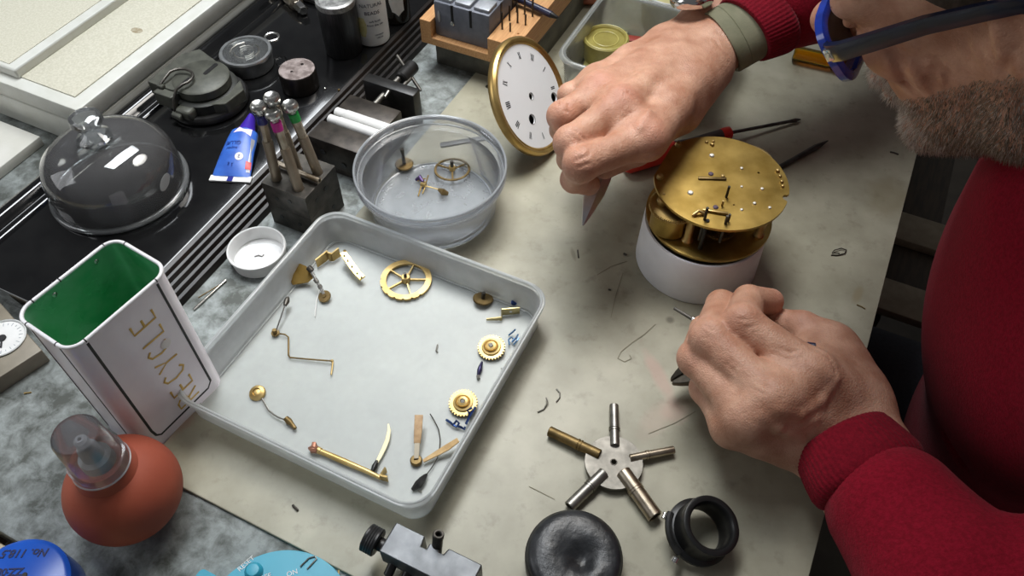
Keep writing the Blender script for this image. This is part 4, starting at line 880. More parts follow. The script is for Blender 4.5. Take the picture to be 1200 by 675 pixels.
# ================================================================ PLINTH AND MOVEMENT
pc = W(815, 302, 0)
t = thing('white_plinth', 'white round hollow plastic holder under the brass clock movement', 'holder', pc)
m = M(); m.lathe([(.0478, .0003), (.0485, .0003), (.0490, .0012), (.0476, .0425), (.0468, .0438), (.0452, .0438), (.0445, .0425), (.0455, .001)], 72); m.build('plinth', mat('white_nylon', srgb(222, 220, 222), .5, 0, srgb(232, 230, 232), 40))
o = COL.objects[-1]; o.location = pc; bpy.data.objects.remove(t); tag(o, 'white round hollow plastic holder under the brass clock movement', 'holder')
mc = W(845, 212, .0785); MZ = .0445
t = thing('clock_movement', 'round brass clock movement lying face down on the white holder', 'clock movement', Vector((mc.x, mc.y, MZ)))
ZT = .0785 - MZ; RP = .0502
def mp(px, py, z=ZT): p = W(px, py, MZ + z); return p.x - mc.x, p.y - mc.y
ca, cb2 = math.atan2(*mp(767, 205)[::-1]), math.atan2(*mp(786, 171)[::-1])
na = math.atan2(*mp(915.6, 230)[::-1]); o_ = []
for i in range(180):
    a = -PI + 2 * PI * i / 180
    aa = a % (2 * PI); lo, hi = sorted((ca % (2 * PI), cb2 % (2 * PI)))
    if lo < aa < hi: continue
    if abs(a - na) < .062:
        continue
    o_.append((RP * math.cos(a), RP * math.sin(a), a))
o2 = []
done = False
for x, y, a in o_:
    if a > na and not done:
        done = True; cx, cy = (RP - .0012) * math.cos(na), (RP - .0012) * math.sin(na)
        for k in range(9):
            b = na - PI / 2 - PI * k / 8 ; o2.append((cx + .0030 * math.cos(b), cy + .0030 * math.sin(b)))
    o2.append((x, y))
xf_h = [mp(889, 202.5), mp(778.3, 227.7), mp(860, 240)]
m = M(); m.prism(o2, ZT - .0022, ZT, [circle(r, 12, *c) for c, r in zip(xf_h, (.0010, .0008, .0007))]); plate = m.build('top_plate', BRASS_GILT, t, bevel=.00025)
m = M(); m.lathe([(0, .0), (.0472, .0), (.0485, .0008), (.0485, .0028), (.047, .0034), (0, .0034)], 72, T(-.004, -.004, 0)); m.build('bottom_plate', BRASS_GILT, t)
# screws, pivots and pegs on the plate
def dome(name, lst, mt, z=ZT):
    for (px, py, r, h) in lst:
        x, y = mp(px, py, z); m = M(); m.lathe([(r, -.0003), (r, h * .35), (r * .72, h * .85), (0, h)], 16, T(x, y, z)); m.build(name, mt, t)
dome('pillar_nut', [(794.7, 171, .0026, .0040), (773.3, 208.6, .0027, .0040)], BRASS)
dome('plate_screw', [(834, 182.5, .0020, .0014), (809, 226, .0022, .0014), (869, 197.5, .0013, .0010), (869, 219, .0011, .0010), (893, 221.5, .0014, .0010), (884, 238.5, .0014, .0012), (902, 243.5, .0013, .0010), (869, 246, .0012, .001)], mat('polished_screw', srgb(232, 228, 216), .5, .7, srgb(240, 236, 226), 90))
dome('pivot_jewel', [(833, 204, .0020, .0012), (838.5, 243, .0020, .0012)], mat('purple_jewel', srgb(120, 104, 120), .2, .4))
dome('brass_stud', [(828, 167, .0013, .0018), (836, 166, .0011, .0014), (834.5, 170.5, .0016, .0026), (847, 206.5, .0016, .0012), (911, 201, .0016, .0024), (914, 207, .0013, .0018), (916, 213.5, .0014, .002), (917, 219, .0012, .002), (778, 227, .0009, .0006)], BRASS)
def plate_bar(x0, y0, x1, y1, w, h, name, mt, zb=ZT):
    a = Vector((*mp(x0, y0), zb)); b = Vector((*mp(x1, y1), zb)); d = b - a
    m = M(); m.box(d.length, w, h, (d.length / 2, 0, h / 2), T(*a) @ Matrix.Rotation(math.atan2(d.y, d.x), 4, 'Z'), bev=.0003); m.build(name, mt, t)
plate_bar(818, 209.5, 851, 210.5, .0022, .0016, 'raised_bar', BRASS_OLD)
plate_bar(823, 247, 853, 252, .0018, .0022, 'click_bar', BRASS)
def peg(px, py, z0, z1, r, mt, name='steel_peg'):
    x, y = mp(px, py); m = M(); m.cyl(r, z0, z1, 12, T(x, y, 0)); m.build(name, mt, t)
peg(851, 231, ZT, ZT + .011, .0010, STEEL_DARK); peg(846, 241, ZT - .001, ZT + .005, .0008, BRASS); peg(825.5, 257, ZT - .022, ZT + .012, .0011, STEEL_DARK); peg(850, 262, ZT - .020, ZT + .008, .0011, STEEL_DARK); peg(853, 259, ZT - .004, ZT + .007, .0010, STEEL_DARK)
x, y = mp(818, 252); m = M(); m.tube([(x - .004, y - .001, ZT + .001), (x, y + .001, ZT + .0034), (x + .005, y, ZT + .001)], .0014, 10); m.build('click_spring', BRASS, t)
peg(829, 259, ZT - .030, ZT + .001, .0016, BLACK_SAT, 'black_strut')
# pillars
for (px, py) in ((811, 252), (772, 232), (905, 245), (890, 180), (800, 170)):
    x, y = mp(px, py); s = .93; m = M(); m.lathe([(0, .003), (.0040, .003), (.0042, .005), (.0032, .0065), (.0032, ZT - .007), (.0042, ZT - .0045), (.0040, ZT - .002), (0, ZT - .002)], 20, T(x * s, y * s, 0)); m.build('pillar', BRASS, t)
# spring barrels with toothed rims
for (px, py, r) in ((792, 231, .0155), (880, 180, .0165)):
    x, y = mp(px, py); m = M(); m.lathe([(0, .0045), (r, .0045), (r, .0235), (0, .0235)], 48, T(x, y, 0)); b = m.build('barrel', BRASS_GILT, t)
    m = M(); m.prism(gear_outline(r + .0030, r + .0015, 72), .0238, .0264, xf=T(x, y, 0)); m.build('barrel_teeth', BRASS, b)
for (px, py, r, z) in ((850, 240, .013, .009), (876, 232, .011, .015), (862, 205, .016, .012), (832, 225, .012, .018)):
    x, y = mp(px, py); m = M(); m.prism(gear_outline(r, r - .001, 60), z, z + .0016, spoke_holes(.003, r - .003, 4, .0018), xf=T(x, y, 0)); m.cyl(.0012, .0034, ZT - .002, 10, T(x, y, 0)); m.build('train_wheel', BRASS_OLD, t)
# ================================================================ TOOLS BEHIND THE MOVEMENT
RED = mat('red_handle', srgb(206, 44, 30), .4, 0, srgb(216, 56, 40), 60); GRIP = mat('dark_grip', srgb(70, 64, 62), .6, 0, srgb(84, 78, 74), 60)
p0, p1, p2 = W(766, 183, .0092), W(856, 155, .0092), W(938, 140, .0022)
t = thing('red_screwdriver', 'red and grey handled screwdriver lying behind the brass movement', 'screwdriver', Vector((p0.x, p0.y, 0)))
d = (p1 - p0).normalized(); L_ = (p1 - p0).length
m = M(); m.lathe([(0, -.030), (.006, -.030), (.0088, -.026), (.0090, .010), (.0080, .022), (0, .022)], 20, frame(p0, d)); m.build('red_handle', RED, t, world=True); m = M(); m.lathe([(0, L_ - .010), (.0058, L_ - .010), (.0062, L_ - .006), (.0058, L_ - .001), (.003, L_), (0, L_)], 20, frame(p0, d)); m.build('red_collar', RED, t, world=True)
m = M(); m.lathe([(0, .021), (.0078, .021), (.0060, L_ * .5), (.0056, L_ - .0095), (0, L_ - .0095)], 16, frame(p0, d)); m.build('grip', GRIP, t, world=True)
m = M(); m.rod(p1 - d * .004, p1 + (p2 - p1) * .86, .0016, 12); m.tube([p1 + (p2 - p1) * .85, p1 + (p2 - p1) * .93, p2], [.0016, .0021, .0006], 8); m.build('shaft', STEEL_DARK, t, world=True)
p0, p1 = W(870, 220, .003), W(970, 165, .0022)
t = thing('needle_file', 'dark slim needle file poking out from behind the brass movement', 'file', p0)
m = M(); m.tube([p0, p0 + (p1 - p0) * .6, p0 + (p1 - p0) * .85, p1], [.0024, .0024, .0030, .0006], 8); m.build('file_blade', STEEL_DARK, t, world=True)
m = M(); m.rod(p0 + (p0 - p1) * .02, p0 + (p0 - p1) * .30, .0030, 12); m.build('tang', STEEL_DARK, t, world=True)
m = M(); p0, p1 = W(516, 170, .0012), W(577, 160, .0012); d = p1 - p0; m.box(d.length, .0055, .0014, (d.length / 2, 0, 0), T(*p0) @ Matrix.Rotation(math.atan2(d.y, d.x), 4, 'Z'), bev=.0004)
o = m.build('steel_strip', mat('grey_strip', srgb(92, 92, 90), .5, .3, srgb(110, 110, 108), 80), loc=p0); tag(o, 'flat grey steel strip lying on the mat just behind the round tub', 'strip')
# ================================================================ AMBER VIAL
p0, p1 = W(930, 62, .0085), W(983, 74, .0085)
AMB = clear('amber_plastic', (.95, .72, .06), .12, (.85, .62, .05), .08, 1.5)
t = thing('amber_vial', 'small clear amber yellow plastic vial lying under the red sleeve', 'vial', Vector((p0.x, p0.y, 0)))
L_ = (p1 - p0).length
m = M(); m.lathe([(0, 0), (.0065, 0), (.0078, .001), (.0078, L_ - .010), (.0070, L_ - .008), (.0070, L_), (.0062, L_), (.0062, L_ - .008), (.0070, L_ - .011), (.0070, .002), (0, .0012)], 32, frame(p0, p1 - p0)); m.build('vial_body', AMB, t, world=True)
m = M(); m.lathe([(0, L_ - .006), (.0080, L_ - .006), (.0083, L_ - .005), (.0083, L_ + .004), (.0075, L_ + .005), (0, L_ + .005)], 28, frame(p0, p1 - p0)); m.build('vial_cap', AMB, t, world=True)
# ================================================================ CLEAR STORAGE BOX BEHIND THE HAND
BOXM = clear('clear_box_plastic', (.92, .93, .90), .36, (.78, .80, .76), .15, 1.45)
ba, bb_ = -.2465, .5915; bw_, bl_, bh = .150, .135, .042
t = thing('storage_box', 'clear rounded plastic box holding yellow items behind the upper hand', 'box', P(ba + bw_ / 2, bb_ + bl_ / 2, 0), YAW)
m = M(); m.loft([rr3(bw_ - .014, bl_ - .014, .018, .0002), rr3(bw_ - .012, bl_ - .012, .019, .002), rr3(bw_ - .006, bl_ - .006, .020, bh - .003), rr3(bw_, bl_, .022, bh - .0025), rr3(bw_ + .001, bl_ + .001, .022, bh - .0008), rr3(bw_, bl_, .022, bh), rr3(bw_ - .011, bl_ - .011, .018, bh), rr3(bw_ - .012, bl_ - .012, .018, bh - .002), rr3(bw_ - .016, bl_ - .016, .017, .003)], cap0=False, cap1=False); m.build('box_wall', BOXM, t, sharp=50)
m = M(); m.loft([rr3(bw_ - .0145, bl_ - .0145, .017, .0004), rr3(bw_ - .0145, bl_ - .0145, .017, .0018)]); m.build('box_floor', BOXM, t)
m = M(); m.tube([(x, y, bh) for x, y in rrect(bw_ - .005, bl_ - .005, .02, 8)], .0011, 8, closed=True); m.build('rim_bead', clear('clear_box_bead', (.95, .95, .94), .55, (.86, .87, .84), .15), t)
YEL = mat('yellow_ochre_cream', srgb(150, 138, 66), .4, 0, srgb(170, 158, 84), 60); YLP = mat('pale_yellow_card', srgb(206, 202, 120), .6, 0, srgb(216, 212, 140), 60)
c = W(708, 66, .004)
t = thing('yellow_tub', 'round olive yellow tub inside the clear storage box', 'tub', c)
m = M(); m.lathe([(0, 0), (.021, 0), (.0215, .001), (.022, .018), (.0232, .0185), (.0232, .022), (.0220, .0228), (.0195, .0222), (.0185, .0205), (0, .0200)], 48); m.build('tub_body', YEL, t)
m = M(); torus(m, .0125, .0006, .0206); torus(m, .0212, .0007, .0228); m.build('lid_ring', mat('ochre_ring', srgb(196, 186, 110), .3), t)
m = M(); m.prism([(0, 0), (.020, .004), (.017, .032)], 0, .0008, xf=T(*(W(682, 80, .0025))) @ RZ(10) @ RX(14)); o = m.build('yellow_card', YLP); tag(o, 'pale yellow card scrap in the near corner of the clear storage box', 'card')
m = M(); m.box(.026, .012, .0010, (0, 0, 0), T(*W(722, 34, .0045)) @ RZ(-20)); o = m.build('paper_slip', mat('pale_slip', srgb(206, 206, 170), .6)); tag(o, 'pale paper slip behind the yellow tub in the storage box', 'paper')
m = M(); m.box(.024, .010, .003, (0, 0, 0), T(*W(742, 46, .0055)) @ RZ(-12), bev=.0008); o = m.build('red_eraser', mat('dull_red', srgb(160, 62, 50), .5)); tag(o, 'small dull red piece beside the yellow tub in the storage box', 'piece')
c = P(-.185, .764, 0)
t = thing('lidded_pot', 'clear lidded pot with pale yellow top behind the storage box', 'pot', c)
m = M(); m.lathe([(0, 0), (.029, 0), (.031, .03), (0, .03)], 48); m.build('pot_body', mat('ochre_pot', srgb(176, 160, 96), .4), t)
m = M(); m.lathe([(.0, .0302), (.0335, .0302), (.0345, .032), (.0345, .038), (.033, .0395), (.029, .0385), (0, .0380)], 56); m.build('pot_lid', mat('cream_lid', srgb(214, 204, 150), .35), t)
m = M(); torus(m, .0335, .0012, .0395); m.build('lid_rim', WHITE_PL, t)
c = W(690, -6, .008)
m = M(); m.sphere(.014, (0, 0, .0), 24, (1.4, 1, .62)); o = m.build('brown_cushion', mat('brown_leather', srgb(150, 82, 62), .5, 0, srgb(166, 96, 74), 60)); o.location = c; tag(o, 'reddish brown rounded pad at the far edge left of the storage box', 'pad')
# ================================================================ STAR WINDING KEY
sc = W(719, 543, .004); zk = .0048
t = thing('star_key', 'five-armed star clock winding key with a round steel hub', 'winding key', Vector((sc.x, sc.y, 0)))
KS = mat('scratched_steel', srgb(118, 115, 108), .5, .7, srgb(146, 142, 134), 130, rvar=.12)
m = M(); m.prism(circle(.0195, 64), zk - .0010, zk + .0012, [circle(.0018, 16)]); m.build('hub_disc', KS, t, bevel=.0003)
m = M(); torus(m, .0021, .0004, zk + .0012, 20, 6); m.build('hub_eyelet', STEEL_DARK, t)
arms = [((719.5, 475), (720.5, 523), .0033, .0022, STEEL_DULL, 'slim steel arm'), ((643.5, 505), (703, 533), .0036, .0024, BRASS_OLD, 'brass arm'), ((790, 527), (738, 537), .0027, .0016, NICKEL, 'thinnest steel arm'), ((667, 594), (708, 554), .0040, .0028, STEEL_DULL, 'steel arm'), ((768, 606), (730, 553), .0052, .0039, NICKEL, 'thickest nickel arm')]
for e, i, r, ri, mt, lb in arms:
    zc = max(r + .0002, zk * .9); pe, pi = W(*e, zc), W(*i, zk + .001); d = (pe - pi).normalized()
    m = M(); m.pipe(pi, pe, r, ri, 24); q = (pe - pi).length
    m.lathe([(r - .0002, q * .36), (r + .0005, q * .365), (r + .0005, q * .385), (r - .0003, q * .395), (r - .0003, q * .41), (r + .0005, q * .42), (r + .0005, q * .44), (r - .0002, q * .445)], 24, frame(pi, d))
    o = m.build('key_arm', mt, t, world=True); o['label'] = lb
# ================================================================ BLACK CUSHION
cz = W(673, 650, .016)
t = thing('casing_cushion', 'round black leather cushion with a dimple at the near edge', 'cushion', Vector((cz.x, cz.y, 0)))
rc_ = .0298
prof = [(0, 0), (rc_ - .002, 0), (rc_, .002), (rc_ + .0004, .011), (rc_, .0135)]
m = M(); m.lathe(prof + [(rc_ - .001, .0145), (0, .0145)], 64); m.build('band', mat('black_rubber_band', srgb(34, 34, 34), .45), t)
m = M(); rings = []
for r, z in ((rc_ - .0006, .0138), (rc_ - .0010, .0162), (rc_ - .0030, .0184), (rc_ - .0065, .0196), (rc_ - .012, .0200), (.0135, .0196), (.0095, .0186), (.0065, .0172), (.0040, .0160), (.0020, .0153)):
    q_ = 1 - r / rc_; w_ = math.sin(PI * min(1, q_ * 1.05))
    rings.append([(r * math.cos(a) + q_ * .0045, r * math.sin(a) - q_ * .0040, z + w_ * (.00035 * math.sin(3 * a + r * 260 + 1) + .00030 * math.sin(7 * a - r * 400) * q_)) for a in [2 * PI * k_ / 72 for k_ in range(72)]])
m.loft(rings, cap0=False); m.build('leather_pad', mat('black_leather', srgb(28, 29, 31), .38, 0, srgb(46, 48, 51), 90, bump=.45, bscale=220, rvar=.08), t)
# ================================================================ EYE LOUPE
lc = W(818, 622, .010); nl = Vector((.26, -.14, .95)).normalized()
t = thing('eye_loupe', 'black ring-shaped eye loupe leaning on its side clip', 'loupe', Vector((lc.x, lc.y, 0)))
FL = frame(Vector((lc.x, lc.y, .0068)), nl)
m = M(); m.lathe([(.0150, 0), (.0205, 0), (.0212, .0008), (.0212, .0030), (.0200, .0040), (.0182, .0050), (.0176, .0120), (.0186, .0180), (.0184, .0198), (.0172, .0204), (.0150, .0200), (.0138, .0185), (.0132, .012), (.0140, .003)], 72, FL); m.lathe([(.0150, 0), (.0145, .0006), (.0140, .003)], 72, FL); m.build('loupe_ring', mat('loupe_black', srgb(20, 20, 20), .38, 0, srgb(28, 28, 28), 60), t, world=True)
m = M(); a_ = FL @ Vector((-.0205, .0045, .003)); b_ = FL @ Vector((-.0185, -.012, .003)); m.tube([FL @ Vector((-.0215 * math.cos(x), -.0215 * math.sin(x), .004)) for x in np.linspace(-.5, .75, 9)], [.0022] * 9, 8); m.build('clip_band', BLACK_SAT, t, world=True)
m = M(); m.rod(FL @ Vector((-.0225, .010, .004)), FL @ Vector((-.0245, .006, .004)), .0016, 10); m.rod(FL @ Vector((-.0175, -.0165, .003)), FL @ Vector((-.0195, -.0200, .002)), .0022, 12); m.build('clip_screw', CHROME, t, world=True)
# ================================================================ STEEL FIXTURE
fz = .0345
fa, fb = AB(464, 612, fz); ga, gb = AB(564, 664, fz); ha, hb = AB(443, 645, fz)
t = thing('steel_jig', 'satin steel screwhead jig with a black thumb knob at the bottom edge', 'jig', P(fa, hb, 0), YAW)
wl, ww = ga - fa, fb - hb
JS = mat('satin_jig_steel', srgb(96, 98, 100), .46, .85, srgb(122, 124, 126), 60, rvar=.06)
u = wl
out = [(0, 0), (u, 0), (u, ww), (u * .62, ww), (u * .60, ww - .0045), (u * .55, ww - .0045), (u * .53, ww - .0022), (u * .42, ww - .0022), (u * .42, ww - .0062), (u * .36, ww - .0062), (u * .345, ww), (0, ww)]
m = M(); m.prism(out, fz - .017, fz); m.build('top_block', JS, t, bevel=.0007)
m = M(); m.box(u * .92, ww * .72, .010, (u * .54, ww * .5, .0125), bev=.001); m.box(u * .8, ww * .9, .008, (u * .6, ww * .5, .0040), bev=.001); m.build('lower_body', BLACK_SAT, t)
m = M(); m.rod((-.0005, ww * .33, fz - .010), (-.006, ww * .33, fz - .010), .0042, 18); m.build('knob_neck', BLACK_SAT, t)
m = M(); m.lathe([(0, 0), (.0080, 0), (.0088, .0008)] + [(.0088 - .0003 * (k % 2), .001 + .0008 * k) for k in range(1, 9)] + [(.0086, .0085), (.0070, .0092), (.0060, .0086), (0, .0085)], 36, frame((-.0055, ww * .33, fz - .010), (-1, 0, .12))); m.build('thumb_knob', BLACK_PL, t)
m = M(); m.rod((u * .49, ww - .0032, fz - .012), (u * .50, ww + .0005, fz + .0075), .0032, 18); m.pipe((u * .50, ww + .0004, fz + .0070), (u * .504, ww + .0016, fz + .0110), .0034, .0016, 18); m.build('clamp_pin', STEEL_DARK, t)
m = M(); m.rod((u * .12, .004, .020), (u * .12, -.006, .016), .003, 12); m.rod((u * .3, .004, .018), (u * .3, -.008, .014), .0034, 12); m.build('lower_screw', BLACK_SAT, t)
# ================================================================ BITS ON THE MAT
wire('bent_wire', [W(630, 483, .0006), W(637, 480, .0006), W(640, 475, .0015), W(642, 471, .002), W(640, 466, .0022)], .0005, STEEL_DULL, 'bent steel wire with an upturned end right of the tray', 'wire')
wire('bent_wire', [W(652, 471, .0006), W(656, 466, .0006), W(656, 460, .0006), W(652, 456, .0006)], .0005, STEEL_DULL, 'small C-shaped wire right of the tray', 'wire')
wire('metal_sliver', [W(677, 293, .0006), W(678, 302, .0006)], .0006, STEEL_DARK, 'tiny dark sliver on the mat below the tweezers tip', 'sliver')
wire('dark_speck', [W(731, 297, .0008), W(734, 299, .0008)], .0009, STEEL_DARK, 'tiny dark speck on the mat left of the white holder', 'speck')
wire('dark_speck', [W(713, 339, .0007), W(716, 340, .0007)], .0007, STEEL_DARK, 'tiny dark speck on the mat below left of the white holder', 'speck')
wire('coiled_wire', [W(x, y, .0006 + .0002 * i) for i, (x, y) in enumerate(((974, 299), (982, 299), (990, 297), (992, 293), (986, 291), (978, 293), (975, 296), (984, 297)))], .0005, STEEL_DARK, 'small coiled dark wire on the mat right of the movement', 'wire')
wire('hair_bit', [W(1004, 357, .0005), W(1009, 359, .0005), W(1014, 362, .0005)], .0005, BRASS_OLD, 'short thin brown wire on the mat near the bench edge', 'wire')
wire('dark_shaving', [W(1043, 178, .0006), W(1048, 179, .0006), W(1053, 181, .0006)], .0008, STEEL_DARK, 'dark metal shaving on the mat below the beard', 'shaving')
wire('dark_chip', [W(343, 592, .0008), W(346, 595, .0008), W(349, 598, .0008)], .0009, STEEL_DARK, 'small dark metal crumb on the mat below the square tray', 'chip')
wire('dark_chip', [W(570, 102, .001), W(573, 100, .001), W(574, 104, .001)], .0016, STEEL_DARK, 'small dark chip on the mat left of the dial rim', 'chip')
# ================================================================ SIGNED-DISTANCE MODELLING FOR THE PERSON
def cap(a, b, ra, rb=None, k=.004, s=1): return ('c', np.array(a, float), np.array(b, float), ra, ra if rb is None else rb, k, s)
def elp(c, r, R=None, k=.004, s=1): return ('e', np.array(c, float), np.array(r, float), R, None, k, s)
def sdf_field(prims, res, pad=.006, F=None, lo=None):
    lo0 = lo; lo = np.full(3, 1e9); hi = -lo
    for p in prims:
        if p[-1] < 0: continue
        if p[0] == 'c':
            r = max(p[3], p[4]); lo = np.minimum(lo, np.minimum(p[1], p[2]) - r); hi = np.maximum(hi, np.maximum(p[1], p[2]) + r)
        else:
            r = p[2].max() if p[3] is not None else p[2]; lo = np.minimum(lo, p[1] - r); hi = np.maximum(hi, p[1] + r)
    if F is None:
        lo -= pad; hi += pad; n = np.ceil((hi - lo) / res).astype(int) + 1; F = np.full(n, .5, np.float32)
    else: lo = lo0; n = np.array(F.shape)
    ax = [lo[i] + res * np.arange(n[i]) for i in range(3)]
    for p in prims:
        k = p[5]; mg = k + 3 * res
        if p[0] == 'c': r = max(p[3], p[4]); l = np.minimum(p[1], p[2]) - r - mg; h = np.maximum(p[1], p[2]) + r + mg
        else: r = p[2].max() if p[3] is not None else p[2]; l = p[1] - r - mg; h = p[1] + r + mg
        i0 = np.clip(np.floor((l - lo) / res).astype(int), 0, n - 1); i1 = np.clip(np.ceil((h - lo) / res).astype(int) + 1, 1, n)
        if (i1 <= i0).any(): continue
        X, Y, Z = np.meshgrid(ax[0][i0[0]:i1[0]], ax[1][i0[1]:i1[1]], ax[2][i0[2]:i1[2]], indexing='ij')
        Q = np.stack([X, Y, Z], -1) - p[1]
        if p[0] == 'c':
            d = p[2] - p[1]; L2 = d @ d + 1e-12; tt = np.clip((Q @ d) / L2, 0, 1)
            D = np.linalg.norm(Q - tt[..., None] * d, axis=-1) - (p[3] + (p[4] - p[3]) * tt)
        else:
            if p[3] is not None: Q = Q @ p[3]
            k0 = np.linalg.norm(Q / p[2], axis=-1); k1 = np.linalg.norm(Q / p[2] ** 2, axis=-1) + 1e-9; D = k0 * (k0 - 1) / k1
        S = F[i0[0]:i1[0], i0[1]:i1[1], i0[2]:i1[2]]
        if p[-1] > 0:
            hh = np.maximum(k - np.abs(S - D), 0) / k; S[...] = np.minimum(S, D) - hh * hh * k * .25
        else:
            D = -D; hh = np.maximum(k - np.abs(S - D), 0) / k; S[...] = np.maximum(S, D) + hh * hh * k * .25
    return F, lo
def surface_nets(F, lo, res):
    s = F < 0; n = np.array(F.shape)
    cnt = np.zeros(n - 1, np.int8)
    for i in (0, 1):
        for j in (0, 1):
            for k in (0, 1): cnt += s[i:n[0] - 1 + i, j:n[1] - 1 + j, k:n[2] - 1 + k]
    act = np.argwhere((cnt > 0) & (cnt < 8)); idx = np.full(n - 1, -1, np.int64); idx[tuple(act.T)] = np.arange(len(act))
    acc = np.zeros((len(act), 3)); num = np.zeros(len(act)); C8 = [(i, j, k) for i in (0, 1) for j in (0, 1) for k in (0, 1)]
    for a in C8:
        for ax in range(3):
            if a[ax]: continue
            b = list(a); b[ax] = 1
            fa = F[tuple((act + a).T)]; fb = F[tuple((act + b).T)]; msk = (fa < 0) != (fb < 0)
            tt = np.where(msk, fa / np.where(msk, fa - fb, 1), 0); pt = np.repeat(np.array(a, float)[None], len(act), 0); pt[:, ax] += tt
            acc[msk] += pt[msk]; num += msk
    V = (act + acc / num[:, None]) * res + lo
    Q = []
    for ax in range(3):
        u, v = (ax + 1) % 3, (ax + 2) % 3
        sl0 = [slice(None)] * 3; sl1 = [slice(None)] * 3; sl0[ax] = slice(0, -1); sl1[ax] = slice(1, None)
        a, b = s[tuple(sl0)], s[tuple(sl1)]; e = np.argwhere(a != b)
        e = e[(e[:, u] > 0) & (e[:, v] > 0) & (e[:, u] < n[u] - 1) & (e[:, v] < n[v] - 1)]
        ins = s[tuple(e.T)]
        def c(du, dv):
            q = e.copy(); q[:, u] -= du; q[:, v] -= dv; return idx[tuple(q.T)]
        q = np.stack([c(1, 1), c(0, 1), c(0, 0), c(1, 0)], 1); q[~ins] = q[~ins][:, ::-1]; Q.append(q)
    return V, np.concatenate(Q)
def relax(V, Q, it=2, w=.5):
    E = np.concatenate([Q[:, [0, 1]], Q[:, [1, 2]], Q[:, [2, 3]], Q[:, [3, 0]]])
    for _ in range(it):
        A = np.zeros_like(V); c = np.zeros(len(V)); np.add.at(A, E[:, 0], V[E[:, 1]]); np.add.at(A, E[:, 1], V[E[:, 0]]); np.add.at(c, E[:, 0], 1); np.add.at(c, E[:, 1], 1)
        V = V * (1 - w) + w * A / np.maximum(c, 1)[:, None]
    return V
def hits(F, lo, res, pix, A=None, O=None):                    # where sight lines through photo pixels meet the modelled surface
    out = []; tt = np.arange(.12, 1.0, .0004)[:, None]
    for px, py in pix:
        d = np.array(CW * FPX + CR * (px - 600) - CU * (py - 337.5)); d /= np.linalg.norm(d); Pt = np.array(CC) + d * tt
        if A is not None: Pt = (Pt - O) @ A
        ix = np.round((Pt - lo) / res).astype(int); ok = ((ix >= 0) & (ix < np.array(F.shape))).all(1); ixc = np.clip(ix, 0, np.array(F.shape) - 1)
        f = np.where(ok, F[tuple(ixc.T)], 1); w_ = np.argmax(f < 0)
        if f[w_] < 0: out.append(Pt[w_])
    return out
def carve(F, lo, res, lines, A=None, O=None):                  # each line: pixels, radius, blend, sign, depth below the skin
    pr_ = []
    for pix, r, k, s, dep in lines:
        h = hits(F, lo, res, pix, A, O); vd = np.array(W(pix[0][0], pix[0][1], 0) - CC); vd /= np.linalg.norm(vd); vd = vd if A is None else vd @ A
        h = [p + vd * dep for p in h]
        for i, (a, b) in enumerate(zip(h, h[1:])):
            if np.linalg.norm(a - b) < .02:
                e0 = .55 if i == 0 else 1; e1 = .55 if i == len(h) - 2 else 1
                pr_.append(cap(a, b, r * e0, r * e1, k, s))
    sdf_field(pr_, res, F=F, lo=lo)
def sdf_mesh(prims, res, it=2, lines=(), A=None, O=None):
    F, lo = sdf_field(prims, res)
    if lines: carve(F, lo, res, lines, A, O)
    V, Q = surface_nets(F, lo, res); return relax(V, Q, it), Q
def raw_mesh(name, V, Q, mt, parent=None):
    me = bpy.data.meshes.new(name); me.vertices.add(len(V)); me.vertices.foreach_set('co', V.astype(np.float32).ravel())
    me.loops.add(Q.size); me.loops.foreach_set('vertex_index', Q.astype(np.int32).ravel()); me.polygons.add(len(Q))
    me.polygons.foreach_set('loop_start', np.arange(0, Q.size, Q.shape[1], dtype=np.int32)); me.polygons.foreach_set('use_smooth', np.ones(len(Q), bool))
    me.update(calc_edges=True); me.validate(); me.materials.append(mt); o = bpy.data.objects.new(name, me); COL.objects.link(o)
    if parent: o.parent = parent
    return o
def w3(x, y, z): return np.array(W(x, y, z))
